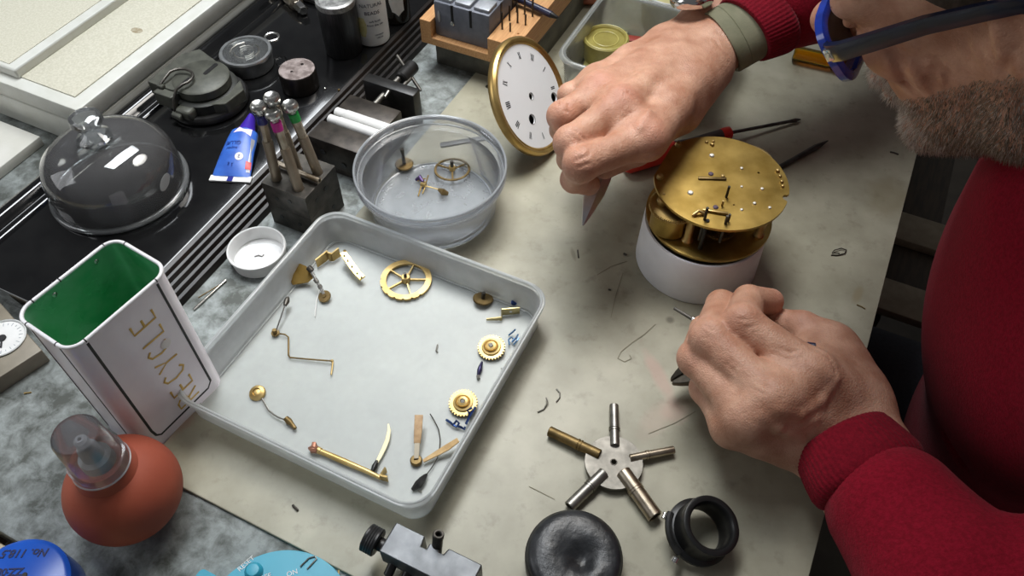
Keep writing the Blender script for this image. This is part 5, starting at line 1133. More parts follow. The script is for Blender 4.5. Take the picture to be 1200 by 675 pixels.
# ---------------------------------------------------------------- LEFT HAND (nearer the viewer), knuckles up, fingers curled
wl = w3(988, 512, .036); k_ = .007
Lh = {'index': [w3(952, 436, .072), w3(870, 379, .078), w3(877, 352, .060), w3(903, 353, .050)],
      'middle': [w3(906, 468, .073), w3(832, 396, .071), w3(845, 357, .048), w3(872, 362, .036)],
      'ring': [w3(876, 489, .062), w3(816, 420, .055), w3(825, 386, .033), w3(850, 382, .025)],
      'pinky': [w3(858, 500, .048), w3(828, 455, .038), w3(832, 426, .021), w3(852, 416, .016)]}
rad = {'index': (.0130, .0122, .0108, .0092), 'middle': (.0130, .0122, .0106, .0092), 'ring': (.0125, .0114, .0100, .0088), 'pinky': (.0118, .0102, .0090, .0078)}
def hand(H, rad, wa, wb, thumb, trad, palm_k=.010):
    pr_ = []
    for nm in ('index', 'middle', 'ring', 'pinky'):
        j = H[nm]; r = rad[nm]; w_ = {'index': wa, 'middle': wa * .65 + wb * .35, 'ring': wa * .35 + wb * .65, 'pinky': wb}[nm]
        pr_.append(cap(w_, j[0], .0155, r[0] * 1.05, palm_k))
    a, b = H['index'][0], H['pinky'][0]
    pr_.append(cap(wa * .3 + H['index'][0] * .7, wb * .3 + H['pinky'][0] * .7, .0135, .0115, palm_k))
    pr_.append(cap(wa * .6 + H['index'][0] * .4, wb * .6 + H['pinky'][0] * .4, .0150, .0130, palm_k))
    pr_ += [cap(thumb[0], thumb[1], trad[0], trad[1], .012), cap(thumb[1], thumb[2], trad[1] * .95, trad[2], .004), cap(thumb[2], thumb[3], trad[2], trad[3], .004)]
    for nm in ('pinky', 'ring', 'middle', 'index'):
        j = H[nm]; r = rad[nm]
        pr_.append(cap(j[0], j[1], r[0], r[1], .0035)); pr_.append(cap(j[1], j[2], r[1], r[2], .0022)); pr_.append(cap(j[2], j[3], r[2], r[3], .0022))
        pr_.append(elp(j[1], (r[1] * 1.04,) * 3, None, .005))
    names = ('index', 'middle', 'ring', 'pinky')
    for p, q in zip(names, names[1:]):                            # flesh between the knuckles and the webs
        pr_.append(cap(H[p][0], H[q][0], rad[p][0] * .93, rad[q][0] * .93, .010))
        f = .26; pr_.append(cap(H[p][0] * (1 - f) + H[p][1] * f, H[q][0] * (1 - f) + H[q][1] * f, .0078, .0074, .008))
    return pr_
# wrist sides
wla, wlb = w3(1008, 484, .038), w3(968, 534, .030)
thL = [w3(1003, 450, .036), w3(978, 406, .043), w3(940, 384, .042), w3(908, 376, .036)]
pL = hand(Lh, rad, wla, wlb, thL, (.0160, .0132, .0116, .0096))
for q0, q1 in ((wla, w3(1075, 600, .045)), (wlb, w3(1040, 640, .040)), (wl, w3(1060, 620, .042))): pL.append(cap(q0, q1, .0185, .0225, .012))
pL.append(cap(wla, thL[1], .0155, .012, .012)); pL.append(cap((wla + thL[0]) / 2, thL[1] * .45 + Lh['index'][0] * .55 - np.array([0, 0, .008]), .0155, .0125, .018)); pL.append(cap(thL[0] * .4 + thL[1] * .6, Lh['index'][0] * .8 + thL[1] * .2 - np.array([0, 0, .010]), .011, .010, .014)); pL.append(cap(thL[1] * .7 + thL[2] * .3, Lh['index'][0] * .55 + Lh['index'][1] * .45 - np.array([0, 0, .022]), .010, .009, .012))
LC = lambda *pts: [(770 + x / 2.814, 320 + y / 2.814) for x, y in pts]      # points read off an enlargement
CR_ = lambda *pts, d=-.0003, r=.0004, k=.0020: (LC(*pts), r, k, -1, d)
VE_ = lambda *pts, r=.0010, k=.006, d=.0014: (LC(*pts), r, k, 1, d)
linesL = [VE_((590, 350), (540, 420), (470, 470), (400, 450)), VE_((470, 540), (400, 510), (345, 470)), VE_((560, 340), (520, 310)), VE_((520, 480), (430, 520), (330, 510)),
          CR_((262, 165), (300, 180), (318, 172)), CR_((268, 185), (300, 196)), CR_((262, 150), (300, 156)), CR_((150, 190), (185, 212)), CR_((152, 210), (182, 226)), CR_((160, 175), (190, 192)), CR_((108, 262), (132, 285)), CR_((112, 282), (132, 300)),
          CR_((400, 250), (440, 262), (470, 255)), CR_((380, 265), (430, 285), (480, 275)), CR_((400, 300), (450, 320)), CR_((440, 235), (480, 240)), CR_((500, 240), (560, 270), (590, 330)), CR_((610, 590), (660, 540), (720, 480)),
          CR_((310, 380), (350, 400)), CR_((330, 360), (370, 380)), CR_((230, 300), (262, 330)), CR_((240, 285), (272, 310))]
VL, QL = sdf_mesh(pL, .00115, 2, linesL)
# ---------------------------------------------------------------- RIGHT HAND (farther), palm down, holding the tweezers
ZR = .118
Rh = {'index': [w3(757, 163, ZR), w3(681, 192, ZR + .004), w3(673, 210, ZR - .020), w3(690, 216, ZR - .036)],
      'middle': [w3(727, 125, ZR + .006), w3(669, 167, ZR + .006), w3(668, 186, ZR - .020), w3(686, 196, ZR - .034)],
      'ring': [w3(703, 107, ZR - .001), w3(659, 136, ZR - .004), w3(658, 152, ZR - .028), w3(676, 166, ZR - .040)],
      'pinky': [w3(699, 94, ZR - .016), w3(668, 112, ZR - .024), w3(668, 128, ZR - .044), w3(684, 142, ZR - .052)]}
radR = {'index': (.0125, .0115, .0100, .0085), 'middle': (.0130, .0112, .0098, .0084), 'ring': (.0122, .0104, .0092, .0080), 'pinky': (.0108, .0090, .0080, .0070)}
wra, wrb = w3(842, 56, ZR - .012), w3(826, 24, ZR - .016)
thR = [w3(830, 82, ZR - .016), w3(796, 130, ZR - .022), w3(746, 176, ZR - .026), w3(708, 196, ZR - .036)]
pR = hand(Rh, radR, wra, wrb, thR, (.0165, .0140, .0115, .0092))
pR.append(cap(thR[1], Rh['index'][0], .011, .010, .014)); pR.append(cap(thR[0], thR[1], .0155, .0135, .014))
for q0, q1 in ((wra, w3(912, 22, ZR + .004)), (wrb, w3(902, 2, ZR + .004))): pR.append(cap(q0, q1, .0190, .0235, .014))
RC = lambda *pts: [(640 + x / 2.5, y / 2.5) for x, y in pts]
cr_ = lambda *pts, d=0.0, r=.0005, k=.0022: (RC(*pts), r, k, -1, d)
ve_ = lambda *pts, r=.0013, k=.006, d=.0011: (RC(*pts), r, k, 1, d)
linesR = [ve_((440, 130), (380, 170), (300, 220), (210, 270), r=.0016, d=.0008), ve_((480, 190), (400, 230), (320, 290), (285, 350), r=.0015), ve_((400, 90), (300, 140), (200, 200), (150, 240), r=.0013), ve_((500, 160), (450, 220), (400, 260), r=.0013), ve_((330, 300), (300, 330), (275, 375), r=.0014, d=.0007),
          cr_((60, 400), (85, 425), (105, 440)), cr_((70, 390), (100, 420)), cr_((80, 380), (112, 408)), cr_((32, 300), (62, 330)), cr_((42, 290), (70, 315)), cr_((88, 470), (125, 455), (130, 440)), cr_((92, 490), (128, 478)),
          cr_((240, 270), (262, 285)), cr_((225, 350), (250, 330)), cr_((330, 140), (350, 150)), cr_((500, 90), (530, 120), r=.0006), cr_((490, 110), (510, 140), r=.0005), cr_((250, 465), (300, 455), (340, 440), r=.0006)]
VR, QR = sdf_mesh(pR, .00115, 2, linesR)
# ---------------------------------------------------------------- HEAD (local mm: forward, left, up)
HM = np.array([[-.607, -.551, -.573], [.508, -.823, .253], [-.611, -.138, .780]]); U_, S_, Vt_ = np.linalg.svd(HM); HM = U_ @ Vt_
HO = np.array([.276, .387, .275]) + np.array(CU) * .0060 + np.array([.003, 0, 0])
def hp(f, l, u): return np.array([f, l, u], float) / 1000
def hc(a, b, ra, rb=None, k=6, s=1): return cap(hp(*a), hp(*b), ra / 1000, (ra if rb is None else rb) / 1000, k / 1000, s)
def he(c, r, k=8, s=1): return elp(hp(*c), hp(*r), None, k / 1000, s)
pH = [he((-14, 0, 45), (94, 74, 80), 10), he((32, 0, -8), (58, 60, 80), 24), he((60, 0, -38), (34, 40, 48), 20),
      he((84, 0, -77), (14, 19, 13), 16), he((68, 0, 40), (22, 56, 40), 20)]
for s in (1, -1):
    pH += [hc((8, 54 * s, -60), (80, 18 * s, -80), 15, 13, 20), hc((0, 60 * s, -8), (8, 55 * s, -60), 14, 15, 20), he((60, 42 * s, -4), (24, 18, 17), 16), hc((80, 46 * s, 33), (90, 10 * s, 32), 8, 9, 10),
           he((93, 31 * s, 15), (13, 18, 10), 10, -1), he((74, 31 * s, 15), (13.5, 13.5, 13.5), 4), hc((85, 18 * s, 21), (84, 44 * s, 20), 4, 4, 4), hc((86, 20 * s, 9), (82, 42 * s, 8), 3, 3, 4),
           hc((-14, 66 * s, -12), (-14, 66 * s, 16), 12, 14, 10), he((-16, 76 * s, 8), (19, 7, 33), 6), he((-10, 84 * s, 8), (9, 6, 18), 5, -1), he((-8, 72 * s, -20), (9, 6, 12), 5),
           he((107, 12 * s, -6), (12, 8, 8), 6), he((111, 7.5 * s, -12), (4, 3, 3), 3, -1), hc((96, 8 * s, -14), (112, 6 * s, -8), 7, 7, 8),
           hc((99, 20 * s, -14), (92, 35 * s, -48), 1.2, 1.2, 6, -1), hc((80, 44 * s, -2), (74, 46 * s, -34), .8, .8, 5, -1), hc((72, 52 * s, 14), (60, 60 * s, 4), .6, .6, 3, -1), hc((72, 52 * s, 18), (58, 62 * s, 18), .6, .6, 3, -1), hc((84, 38 * s, 0), (70, 50 * s, -6), .8, .8, 4, -1), hc((66, 50 * s, -14), (58, 52 * s, -46), .8, .8, 5, -1), hc((48, 57 * s, -14), (44, 56 * s, -44), .6, .6, 5, -1)]
pH += [hc((88, 0, 28), (116, 0, 4), 8, 10, 10), he((122, 0, 3), (12.5, 12, 11), 8), he((97, 0, -36), (10, 24, 9), 8), hc((92, 22, -47), (104, 0, -45), 3.5, 5, 4), hc((92, 22, -47), (104, 0, -45), 3.5, 5, 4), hc((92, -22, -47), (104, 0, -45), 3.5, 5, 4), hc((91, 20, -53), (101, 0, -56), 4, 5.5, 4), hc((91, -20, -53), (101, 0, -56), 4, 5.5, 4),
       hc((90, 25, -50), (106, 0, -50.5), .8, .8, 2, -1), hc((90, -25, -50), (106, 0, -50.5), .8, .8, 2, -1), hc((96, 12, -64), (96, -12, -64), 3, 3, 6, -1),
       hc((-22, 0, -50), (-58, 0, -150), 56, 60, 22)]
FC = lambda *pts: [(850 + x / 3.07, y / 3.07) for x, y in pts]
fc = lambda *pts, r=.0007, k=.004, d=0.0: (FC(*pts), r, k, -1, d)
linesH = [fc((590, 165), (640, 200), (690, 225), (705, 190), r=.0010, k=.005), fc((600, 170), (625, 230), (650, 300), (690, 360), r=.0011, k=.006), fc((705, 185), (712, 160)), fc((690, 230), (720, 215), (745, 205)), fc((700, 250), (735, 260), (760, 240)), fc((745, 210), (760, 260), (755, 300)), fc((720, 290), (750, 330)), fc((770, 215), (800, 270), (800, 330)), fc((1000, 180), (1020, 230), (1000, 260), r=.0010, k=.006), fc((1030, 200), (1050, 170)), fc((860, 130), (880, 200)), fc((910, 150), (925, 210))]
VH, QH = sdf_mesh(pH, .0017, 2, linesH, HM, HO); VHl = VH.copy(); VH = VH @ HM.T + HO
# ---------------------------------------------------------------- TORSO UNDER THE CLOTHES, ARMS, LEGS
neck = HM @ hp(-52, 0, -135) + HO
side = np.array([.45, .89, 0]); back = np.array([.89, -.45, 0])
chest = np.array([.405, .352, .075]); belly = np.array([.470, .322, -.13]); hip = np.array([.53, .30, -.29])
shR = chest + side * .185 + np.array([.03, 0, .075]); shL = chest - side * .185 + np.array([.03, 0, .075])
elR = np.array([.455, .74, .14]); elL = w3(1290, 900, .05)
wrR = w3(900, 22, ZR + .006); wrL = w3(1005, 540, .044)
RS = np.stack([back, side, [0, 0, 1]], 1)
pB = [elp(chest, (.085, .15, .14), RS, .05), elp(belly, (.095, .14, .15), RS, .05), elp(hip, (.10, .15, .12), RS, .05), cap(neck, chest + [0, 0, .08], .05, .07, .05),
      cap(shR, elR, .042, .034, .03), cap(elR, wrR * .7 + elR * .3, .034, .026, .02), cap(shL, elL, .042, .034, .03), cap(elL, wrL * .55 + elL * .45, .034, .024, .02)]
kneeR = np.array([.235, .50, -.22]); kneeL = np.array([.20, .12, -.24])
VB, QB = sdf_mesh(pB, .006, 2)
def joinm(L):
    o = 0; Vs = []; Qs = []
    for V, Q in L: Vs.append(V); Qs.append(Q + o); o += len(V)
    return np.concatenate(Vs), np.concatenate(Qs)
# skin with natural variation; redness sits on knuckles, nose and finger ends
def skin():
    m_, nt, out = nodes('skin'); p = N(nt, 'ShaderNodeBsdfPrincipled', Roughness=.5)
    c = noise_col(nt, srgb(176, 124, 98), srgb(212, 166, 140), 55, 5, .3, .7)
    c2 = noise_col(nt, (0, 0, 0, 1), (1, 1, 1, 1), 190, 3, .60, .74)
    at = N(nt, 'ShaderNodeAttribute', attribute_name='ruddy')
    mx = N(nt, 'ShaderNodeMixRGB'); nt.links.new(at.outputs['Fac'], mx.inputs[0]); nt.links.new(c, mx.inputs[1]); mx.inputs[2].default_value = srgb(206, 120, 104)
    sc_ = N(nt, 'ShaderNodeMath', operation='MULTIPLY'); nt.links.new(c2, sc_.inputs[0]); sc_.inputs[1].default_value = .22
    m3 = N(nt, 'ShaderNodeMixRGB'); nt.links.new(sc_.outputs[0], m3.inputs[0]); nt.links.new(mx.outputs[0], m3.inputs[1]); m3.inputs[2].default_value = srgb(150, 92, 66)
    nt.links.new(m3.outputs[0], p.inputs['Base Color'])
    p.inputs['Subsurface Weight'].default_value = .12; p.inputs['Subsurface Radius'].default_value = (1, .35, .2); p.inputs['Subsurface Scale'].default_value = .004
    tc = N(nt, 'ShaderNodeTexCoord'); vo = N(nt, 'ShaderNodeTexVoronoi', Scale=900.0); nt.links.new(tc.outputs['Object'], vo.inputs['Vector'])
    nz = N(nt, 'ShaderNodeTexNoise', Scale=260.0, Detail=5.0, Roughness=.65); nt.links.new(tc.outputs['Object'], nz.inputs['Vector'])
    ad = N(nt, 'ShaderNodeMath', operation='MULTIPLY_ADD'); nt.links.new(vo.outputs['Distance'], ad.inputs[0]); ad.inputs[1].default_value = .35; nt.links.new(nz.outputs['Fac'], ad.inputs[2])
    b = N(nt, 'ShaderNodeBump', Strength=.6, Distance=.0010); nt.links.new(ad.outputs[0], b.inputs['Height']); nt.links.new(b.outputs[0], p.inputs['Normal'])
    nt.links.new(p.outputs[0], out.inputs[0]); return m_
V, Q = joinm([(VH, QH), (VL, QL), (VR, QR), (VB, QB)])
person = raw_mesh('person', V, Q, skin()); tag(person, 'bearded person in blue glasses and red sweater leaning over the bench', 'person')
rd = np.zeros(len(V)); UPZ = np.array([0, -.004, .010])
spots = [(x, .011, .55) for x in (Lh['index'][1], Lh['middle'][1], Lh['ring'][1], Lh['pinky'][1], Lh['index'][3], thL[2])] + [(x, .010, .35) for x in (Lh['index'][0], Lh['middle'][0], Lh['ring'][0])] + \
        [(x, .011, .5) for x in (Rh['index'][1], Rh['middle'][1], Rh['ring'][1], Rh['index'][2])] + [(x, .012, .5) for x in (Rh['ring'][0] + UPZ, Rh['middle'][0] + UPZ, Rh['index'][0] + UPZ)] + [(HO + HM @ hp(124, 0, 2), .016, .5), (HO + HM @ hp(62, 50, -6), .016, .25)]
for c, r, a in spots: rd = np.maximum(rd, a * .65 * np.exp(-((V - c) ** 2).sum(1) / (r * r)))
at_ = person.data.attributes.new('ruddy', 'FLOAT', 'POINT'); at_.data.foreach_set('value', rd.astype(np.float32))
# ---------------------------------------------------------------- SWEATER
def fleece(name, a, b):
    m_, nt, out = nodes(name); p = N(nt, 'ShaderNodeBsdfPrincipled', Roughness=.9); p.inputs['Sheen Weight'].default_value = .06; p.inputs['Specular IOR Level'].default_value = .2
    nt.links.new(noise_col(nt, a, b, 420, 4, .35, .65), p.inputs['Base Color']); tc = N(nt, 'ShaderNodeTexCoord')
    nz = N(nt, 'ShaderNodeTexNoise', Scale=900.0, Detail=4.0); nt.links.new(tc.outputs['Object'], nz.inputs['Vector']); n2 = N(nt, 'ShaderNodeTexNoise', Scale=35.0, Detail=3.0); nt.links.new(tc.outputs['Object'], n2.inputs['Vector'])
    ad = N(nt, 'ShaderNodeMath', operation='MULTIPLY_ADD'); nt.links.new(n2.outputs['Fac'], ad.inputs[0]); ad.inputs[1].default_value = 1.5; nt.links.new(nz.outputs['Fac'], ad.inputs[2])
    b_ = N(nt, 'ShaderNodeBump', Strength=.5, Distance=.0012); nt.links.new(ad.outputs[0], b_.inputs['Height']); nt.links.new(b_.outputs[0], p.inputs['Normal']); nt.links.new(p.outputs[0], out.inputs[0]); return m_
FLE = fleece('red_fleece', srgb(128, 8, 30), srgb(150, 14, 40)); RIB = fleece('red_rib', srgb(112, 6, 26), srgb(134, 12, 34))
cL0, cL1 = w3(985, 515, .042), w3(1020, 561, .044); dL = (cL1 - cL0); dL /= np.linalg.norm(dL)
cR0, cR1 = w3(871, 36, ZR + .000), w3(900, 18, ZR + .006); dR = (cR1 - cR0); dR /= np.linalg.norm(dR)
sL1 = cL1 + dL * .002
pS = [elp(chest, (.098, .172, .16), RS, .05), elp(belly, (.115, .165, .17), RS, .06), elp(hip, (.115, .175, .10), RS, .06), cap(neck + np.array([.01, 0, .0]), chest + [0, 0, .08], .062, .09, .05),
      cap(shR, elR, .062, .052, .04), cap(elR, cR1 + dR * .045, .052, .044, .02), cap(cR1 + dR * .045, cR1 + dR * .024, .044, .0385, .006), cap(shL, elL, .066, .056, .04), cap(elL, sL1 + dL * .070, .056, .047, .02), cap(sL1 + dL * .070, sL1 + dL * .021, .047, .0395, .008)]
# folds in the cloth
for k in range(3): c = sL1 + dL * (.060 + .026 * k); n_ = np.cross(dL, [0, 0, 1]); n_ /= np.linalg.norm(n_); pS.append(cap(c - n_ * .03 + np.array([0, 0, .036]), c + n_ * .03 + np.array([0, 0, .030]) + dL * .02, .004, .004, .012, 1))
pS += [cap(w3(1150, 470, -.02), w3(1140, 520, -.02), .012, .010, .02, -1), cap(w3(1160, 360, .0), w3(1150, 470, -.03), .006, .006, .02, 1), cap(w3(905, 10, ZR + .05), w3(915, 55, ZR + .02), .004, .004, .012, -1)]
VS, QS = sdf_mesh(pS, .0036, 2); sw = raw_mesh('sweater', VS, QS, FLE, person); sw['label'] = 'red fleece sweater'
def cuff(c0, c1, rx, ry, grow, n=120):
    c0 = Vector(c0); c1 = Vector(c1); Fm = frame(c0, c1 - c0, Vector((0, 0, 1))); L = (c1 - c0).length; rings = []
    for k, (tt, s) in enumerate(((.02, .90), (0, .97), (.04, 1.0), (.3, 1.03), (.6, 1.06), (.85, 1.07), (1.0, 1.04), (1.12, .95))):
        rings.append([Fm @ Vector((rx * s * (1 + grow * tt) * math.cos(a) * (1 + .010 * math.cos(60 * a)), ry * s * (1 + grow * tt) * math.sin(a) * (1 + .010 * math.cos(60 * a)), L * tt)) for a in [2 * PI * i / (n * 2) for i in range(n * 2)]])
    m = M(); m.loft(rings); return m.build('cuff', RIB, person, world=True, sharp=80)
cuff(cL0, cL1, .027, .0335, .08); cuff(cR0, cR1, .025, .0325, .10)
# grey green shirt cuff on the far wrist
g0, g1 = w3(845, 50, ZR - .010), w3(882, 29, ZR + .001)
m = M(); Fm = frame(g0, Vector(g1 - g0), Vector((0, 0, 1))); L_ = float(np.linalg.norm(g1 - g0))
m.loft([[Fm @ Vector((.0235 * s * math.cos(a), .0315 * s * math.sin(a), L_ * q)) for a in [2 * PI * i / 64 for i in range(64)]] for q, s in ((.03, .9), (0, .97), (.04, 1), (.35, 1.0), (.37, .98), (.39, 1.0), (1.0, 1.0))])
o = m.build('shirt_cuff', mat('grey_green_cotton', srgb(116, 116, 92), .8, 0, srgb(132, 130, 106), 60, bump=.2, bscale=900), person, world=True); o['label'] = 'grey green shirt cuff'
# trousers
pT = [elp(hip + np.array([0, 0, -.02]), (.125, .18, .11), RS, .05), cap(hip + side * .09, kneeR, .085, .066, .05), cap(hip - side * .09, kneeL, .085, .066, .05), cap(kneeR, kneeR + np.array([.03, 0, -.42]), .062, .05, .03), cap(kneeL, kneeL + np.array([.03, 0, -.42]), .062, .05, .03)]
VT, QT = sdf_mesh(pT, .007, 2); raw_mesh('trousers', VT, QT, mat('dark_denim', srgb(26, 28, 34), .85, 0, srgb(36, 38, 46), 300, bump=.2, bscale=700), person)
# hair cap and beard
def scalp(V):
    f, l, u = V.T * 1000; return (u > 38 - .10 * (f - 40) * (f < 40)) & (f < 62) | ((f < -26) & (u > -40)) | ((np.abs(f - 4) < 13) & (u > 0) & (np.abs(l) > 50))
pC = [he((-16, 0, 47), (96, 77, 81), 10)] + [hc((-8, 66 * s, 46), (-4, 64 * s, 20), 7, 4, 10) for s in (1, -1)] + [he((96, 0, -10), (58, 90, 84), 6, -1)]
VC, QC = sdf_mesh(pC, .003, 2); raw_mesh('hair', VC @ HM.T + HO, QC, mat('dark_grey_hair', srgb(52, 44, 38), .7, 0, srgb(84, 76, 68), 200, stretch=(1, 1, .2)), person)['label'] = 'dark greying hair'
me = person.data; nrm = np.zeros(len(VH) * 3 + 0)
def vnormals(V, Q):
    n = np.cross(V[Q[:, 2]] - V[Q[:, 0]], V[Q[:, 3]] - V[Q[:, 1]]); A = np.zeros_like(V)
    for k in range(4): np.add.at(A, Q[:, k], n)
    return A / (np.linalg.norm(A, axis=1)[:, None] + 1e-12)
NHl = vnormals(VHl, QH)
cen = VHl[QH].mean(1) * 1000; f, l, u = cen.T
beard = (u < -13 - .36 * np.clip(f, 0, 90)) & (f > -8) & (u > -108)
beard |= (f > 82) & (u < -17) & (u > -44) & (np.abs(l) < 34) & (f < 108)
beard &= ~((np.abs(l) < 22) & (u > -60) & (u < -42) & (f > 90))
beard &= ~((f < 20) & (u < -95))
area_ = np.linalg.norm(np.cross(VHl[QH[:, 2]] - VHl[QH[:, 0]], VHl[QH[:, 3]] - VHl[QH[:, 1]]), axis=1) * beard
NB = 26000; pick = RNG.choice(len(QH), NB, p=area_ / area_.sum()); uv = RNG.random((NB, 2)); q = QH[pick]
root = (VHl[q[:, 0]] * ((1 - uv[:, 0]) * (1 - uv[:, 1]))[:, None] + VHl[q[:, 1]] * (uv[:, 0] * (1 - uv[:, 1]))[:, None] + VHl[q[:, 2]] * (uv[:, 0] * uv[:, 1])[:, None] + VHl[q[:, 3]] * ((1 - uv[:, 0]) * uv[:, 1])[:, None])
nn = NHl[q[:, 0]]; dirn = nn * .75 + np.array([.10, 0, -.55]) + RNG.normal(0, .28, (NB, 3)); dirn /= np.linalg.norm(dirn, axis=1)[:, None]
ln = RNG.uniform(.0028, .0062, NB) * np.clip(.3 + (-(root[:, 2] * 1000 + .30 * root[:, 0] * 1000) - 13) / 46 + 2 * (root[:, 0] > .084), .3, 1.0); wd = RNG.uniform(.00016, .00030, NB)
sd = np.cross(dirn, nn + RNG.normal(0, .2, (NB, 3))); sd /= np.linalg.norm(sd, axis=1)[:, None]; s2 = np.cross(dirn, sd)
a0 = root - nn * .0005; tip = root + dirn * ln[:, None] + np.array([0, 0, -1]) * (ln * .15)[:, None]
HV = np.stack([a0 + sd * wd[:, None], a0 - sd * (wd * .5)[:, None] + s2 * (wd * .87)[:, None], a0 - sd * (wd * .5)[:, None] - s2 * (wd * .87)[:, None], tip], 1).reshape(-1, 3) @ HM.T + HO
b0 = np.arange(NB)[:, None] * 4; HF = np.concatenate([b0 + [0, 1, 3], b0 + [1, 2, 3], b0 + [2, 0, 3]])
def hairmat():
    m_, nt, out = nodes('grey_beard_hair'); p = N(nt, 'ShaderNodeBsdfPrincipled', Roughness=.5); at = N(nt, 'ShaderNodeAttribute', attribute_name='tone'); rp = N(nt, 'ShaderNodeValToRGB'); e = rp.color_ramp.elements
    e[0].position = 0; e[0].color = srgb(92, 76, 60); e[1].position = 1; e[1].color = srgb(226, 220, 212); x = e.new(.5); x.color = srgb(150, 132, 112)
    nt.links.new(at.outputs['Fac'], rp.inputs[0]); nt.links.new(rp.outputs[0], p.inputs['Base Color']); nt.links.new(p.outputs[0], out.inputs[0]); return m_
bo = raw_mesh('beard', HV, HF, hairmat(), person); bo['label'] = 'short grey and brown beard'
tone = np.clip(RNG.normal(.42, .28, NB) + np.clip((root[:, 0] * 1000 - 60) / 50, 0, .6), 0, 1); ta_ = bo.data.attributes.new('tone', 'FLOAT', 'POINT'); ta_.data.foreach_set('value', np.repeat(tone, 4).astype(np.float32))
# eyebrow
m = M()
for s in (1, -1):
    for i in range(130):
        x = random.random(); a = hp(91 - 9 * x, s * (12 + 34 * x), 33 + 3 * math.sin(x * 3)) ; d_ = np.array([.4, s * .7, .25]) + RNG.normal(0, .25, 3); b_ = a + d_ * .007
        m.rod(Vector(HM @ a + HO), Vector(HM @ b_ + HO), .0003, 3, .0001)
m.build('eyebrows', mat('brow_hair', srgb(70, 58, 48), .6), person, world=True)
# ---------------------------------------------------------------- EYEGLASSES
GB = mat('blue_acetate', srgb(22, 44, 130), .18, 0, srgb(30, 62, 170), 90, coat=.5)
g0 = HO + HM @ hp(90, 0, 20)
t = thing('eyeglasses', 'blue plastic framed glasses worn on the person face', 'glasses', Vector(g0))
def HW(f, l, u): return Vector(HM @ hp(f, l, u) + HO)
def lens_loop(s, grow=0):
    P_ = []
    for i in range(28):
        a = 2 * PI * i / 28; ca_, sa_ = math.cos(a), math.sin(a); e = .62
        x = math.copysign(abs(ca_) ** e, ca_) * (26 + grow); y = math.copysign(abs(sa_) ** e, sa_) * (19 + grow)
        L_ = 34 + x; P_.append((101 - .0026 * L_ * L_ + y * .10, s * L_, 8 + y))
    return P_
for s in (1, -1):
    m = M(); lp = lens_loop(s); pts = [HW(*p) for p in lp]; rings = []
    for p in lp:
        cx, cz = s * 34, 8; dx, dz = (p[1] - cx), (p[2] - cz); q = math.hypot(dx, dz); dx, dz = dx / q, dz / q
        rings.append([HW(p[0] + a, p[1] + dx * b, p[2] + dz * b) for a, b in ((-2.8, -1.4), (2.4, -1.4), (3.0, 1.8), (2.2, 4.0), (-2.4, 4.0), (-3.2, 1.6))])
    m.loft(rings, loop=True); rim = m.build('rim', GB, t, world=True, sharp=50)
    m = M(); m.loft([[HW(p[0] - .7, p[1], p[2]) for p in lp], [HW(p[0] + .7, p[1], p[2]) for p in lp]]); m.build('lens', clear('lens_clear', (.97, .98, .98), .02, (.9, .9, .9), .02, 1.5), t, world=True)
    tp = [(92, s * 61, 15, 3.2, 5.6), (88, s * 66, 16, 2.6, 5.6), (80, s * 69, 17, 2.4, 5.4), (60, s * 72, 20, 2.2, 5.2), (30, s * 75, 24, 2.0, 4.8), (0, s * 81, 27, 1.9, 4.4), (-16, s * 84, 28, 1.9, 4.0), (-30, s * 83, 20, 1.9, 3.6), (-38, s * 77, 2, 1.8, 3.2)]
    m = M(); m.loft([[HW(f_, l_ + a * w_, u_ + b * h_) for a, b in ((1, .8), (.8, 1), (-.8, 1), (-1, .8), (-1, -.8), (-.8, -1), (.8, -1), (1, -.8))] for f_, l_, u_, w_, h_ in tp]); m.build('temple', mat('navy_temple_%d' % (s + 1), srgb(10, 15, 34), .3, 0, srgb(13, 20, 46), 60, coat=.15), t, world=True, sharp=50)
    m = M(); m.box(.005, .004, .008, (0, 0, 0), Matrix.Translation(HW(88, s * 67.5, 16)) @ Matrix(np.vstack([np.hstack([HM, np.zeros((3, 1))]), [0, 0, 0, 1]]).tolist()), bev=.0008); m.build('hinge', CHROME, t, world=True)
m = M(); m.tube([HW(101, 9, 16), HW(105, 4, 19), HW(106, 0, 19.5), HW(105, -4, 19), HW(101, -9, 16)], .0024, 10); m.build('bridge', GB, t, world=True)
# ---------------------------------------------------------------- WRISTWATCH
wc = W(811, -3, ZR + .014); wn = Vector((-.1, .35, 1)).normalized()
t = thing('wristwatch', 'silver wristwatch on the far wrist at the top edge', 'watch', wc); Fw = frame(wc, wn, Vector((.8, .5, 0)))
m = M(); m.lathe([(0, -.006), (.016, -.006), (.018, -.003), (.018, .001), (.0165, .003), (.0150, .0032), (0, .0028)], 40, Fw); m.build('watch_case', CHROME, t, world=True)
m = M(); m.cyl(.0148, .0026, .0034, 36, Fw); m.build('watch_face', BLACK_PL, t, world=True)
m = M(); m.rod(Fw @ Vector((.0175, 0, -.001)), Fw @ Vector((.0215, 0, -.001)), .0026, 12); m.build('crown', CHROME, t, world=True)
g2 = (wra + wrb) / 2; Fm = frame(Vector(g2 + (g1 - g0) * .18), Vector(g1 - g0) if False else Vector(w3(896, 22, ZR) - w3(853, 48, ZR)), Vector((0, 0, 1))); 
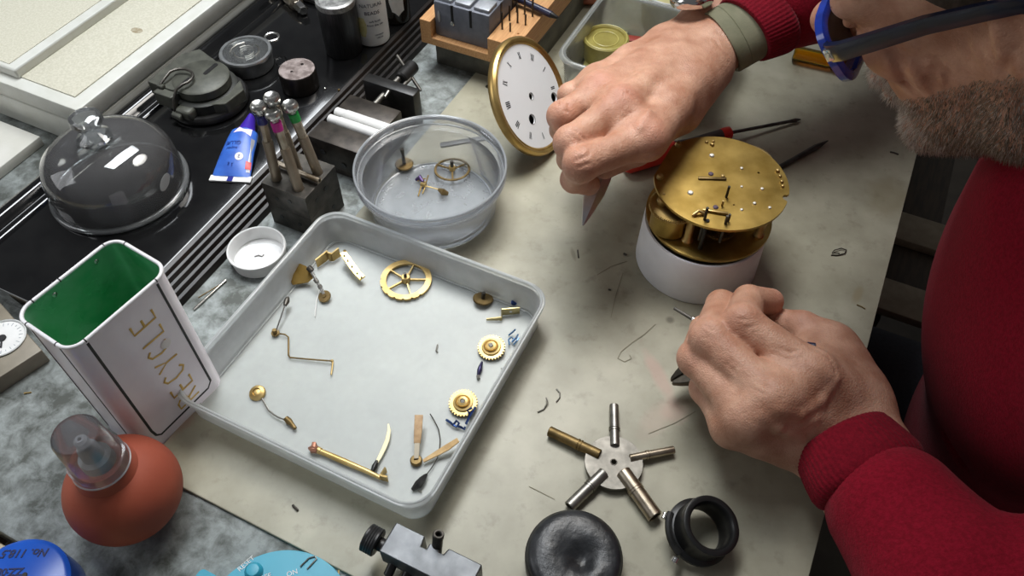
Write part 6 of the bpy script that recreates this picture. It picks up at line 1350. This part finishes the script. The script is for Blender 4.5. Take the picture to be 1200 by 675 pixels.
# ---------------------------------------------------------------- TOOLS IN THE HANDS
p0, p1, p2 = W(683, 264, ZR - .062), W(697, 226, ZR - .046), W(716, 150, ZR - .024)
t = thing('tweezers', 'bright steel tweezers held in the far hand with tips pointing down', 'tweezers', p0)
ax_ = (p2 - p0); sv = Vector((.9, .1, -.2)); sv = (sv - ax_.normalized() * sv.dot(ax_.normalized())).normalized(); nv = ax_.normalized().cross(sv)
TWZ = mat('satin_tweezer_steel', srgb(206, 206, 208), .3, .9, srgb(222, 222, 224), 90)
for s, nm in ((1, 'prong'), (-1, 'prong')):
    rings = []
    for f_, w_, g_ in ((0, .0008, .0002), (.15, .0044, .0008), (.34, .0078, .0018), (.5, .0086, .0026), (1.0, .0060, .0050), (1.8, .0050, .0012)):
        c = p0 + ax_ * f_ + nv * g_ * s + sv * (.004 * f_); rd_ = min(.0030, w_ * .42); rings.append([c + sv * w_ + nv * .0004, c + sv * (w_ * .15) + nv * (.0004 + rd_), c - sv * w_ + nv * .0004, c - sv * w_ - nv * .0004, c + sv * (w_ * .15) - nv * (.0004 + rd_), c + sv * w_ - nv * .0004])
    m = M(); m.loft(rings); m.build(nm, TWZ, t, world=True, sharp=20)
p0, p1 = W(790, 361, .030), W(820, 379, .034); d = (p1 - p0)
t = thing('watch_screwdriver', 'slim steel shafted screwdriver held in the near hand', 'screwdriver', p0)
m = M(); m.rod(p0, p0 + d * .75, .0013, 12, .0014); m.build('blade', STEEL_DARK, t, world=True)
m = M(); m.rod(p0 + d * .72, p0 + d * 1.1, .0024, 14); m.build('ferrule', CHROME, t, world=True)
e_ = W(925, 398, .034); m = M(); m.tube([p0 + d * 1.05, p0 * .4 + e_ * .6, e_], .0036, 14); m.build('handle', BLACK_PL, t, world=True)
j0, j1 = W(787, 447, .016), W(818, 432, .026); e_ = W(957, 407, .062)
t = thing('cutting_pliers', 'dark steel pliers with blue handles gripped in the near hand', 'pliers', j0)
dj = (j1 - j0).normalized(); 
for s in (1, -1):
    sd_ = dj.cross(Vector((0, 0, 1))).normalized() * s; rings = []
    for f_, a_, b_ in ((0, .0004, .0026), (.25, .0005, .0056), (.6, .0005, .0086), (1.0, .0004, .0100), (1.25, .0004, .0090)):
        c = j0 + (j1 - j0) * f_; h_ = .0022 + .0034 * min(1, f_); rings.append([c + sd_ * a_ + Vector((0, 0, h_)), c + sd_ * b_ + Vector((0, 0, h_ * .7)), c + sd_ * b_ - Vector((0, 0, h_ * .7)), c + sd_ * a_ - Vector((0, 0, h_))])
    m = M(); m.loft(rings); m.build('jaw', mat('gunmetal_jaw_%d' % (s + 1), srgb(74, 68, 60), .35, .9, srgb(100, 94, 84), 90), t, world=True, bevel=.0006)
m = M(); m.cyl(.0042, -.0048, .0052, 20, Matrix.Translation(j1 + (j1 - j0) * .12)); m.build('pivot', STEEL_DARK, t, world=True)
for s, en in ((1, e_), (-1, W(940, 450, .030))):
    m = M(); m.tube([j1 + (j1 - j0) * .2, (j1 + en) / 2 + Vector((0, 0, -.008)), en - (en - j1).normalized() * .004, en], [.0036, .0042, .0046, .0030], 12); m.build('handle_grip', NAVY, t, world=True)
# ================================================================ CAMERA, LIGHT
cam = bpy.data.cameras.new('camera'); co = bpy.data.objects.new('camera', cam); COL.objects.link(co)
cam.sensor_width = 36; cam.lens = 36 * FPX / 1200; cam.clip_start = .01; cam.clip_end = 50
co.location = CC; co.rotation_euler = (math.radians(90 - 51.5), 0, 0); SC.camera = co
def area(name, loc, target, sx, sy, power, col=(1, 1, 1)):
    l = bpy.data.lights.new(name, 'AREA'); l.shape = 'RECTANGLE'; l.size = sx; l.size_y = sy; l.energy = power; l.color = col
    o = bpy.data.objects.new(name, l); COL.objects.link(o); o.location = loc
    o.rotation_euler = (Vector(target) - Vector(loc)).to_track_quat('-Z', 'Y').to_euler(); return o
def spot(name, loc, target, deg, blend, radius, power, col):
    l = bpy.data.lights.new(name, 'SPOT'); l.spot_size = math.radians(deg); l.spot_blend = blend; l.shadow_soft_size = radius; l.energy = power; l.color = col
    o = bpy.data.objects.new(name, l); COL.objects.link(o); o.location = loc; o.rotation_euler = (Vector(target) - Vector(loc)).to_track_quat('-Z', 'Y').to_euler(); return o
spot('bench_lamp', (.07, .72, .72), (-.09, .44, 0), 64, 1.0, .15, 14.5, (1, .96, .90))
a = area('ceiling_light', (-.25, .95, 1.35), (-.40, .60, 0), .35, .9, 4.6, (.92, .96, 1)); a.data.spread = math.radians(84)
f = area('left_fill', (-1.25, .35, .62), (.3, .35, .05), .5, .7, 2.6, (.95, .97, 1))  # weak fill light added at the left to lift torso and face
w = bpy.data.worlds.new('room'); SC.world = w; w.use_nodes = True
bg = w.node_tree.nodes['Background']; bg.inputs[0].default_value = (.84, .86, .9, 1); bg.inputs[1].default_value = .11
SC.view_settings.view_transform = 'Standard'; SC.view_settings.look = 'None'; SC.view_settings.gamma = 1; SC.view_settings.exposure = 0.2
SC.view_settings.use_curve_mapping = False
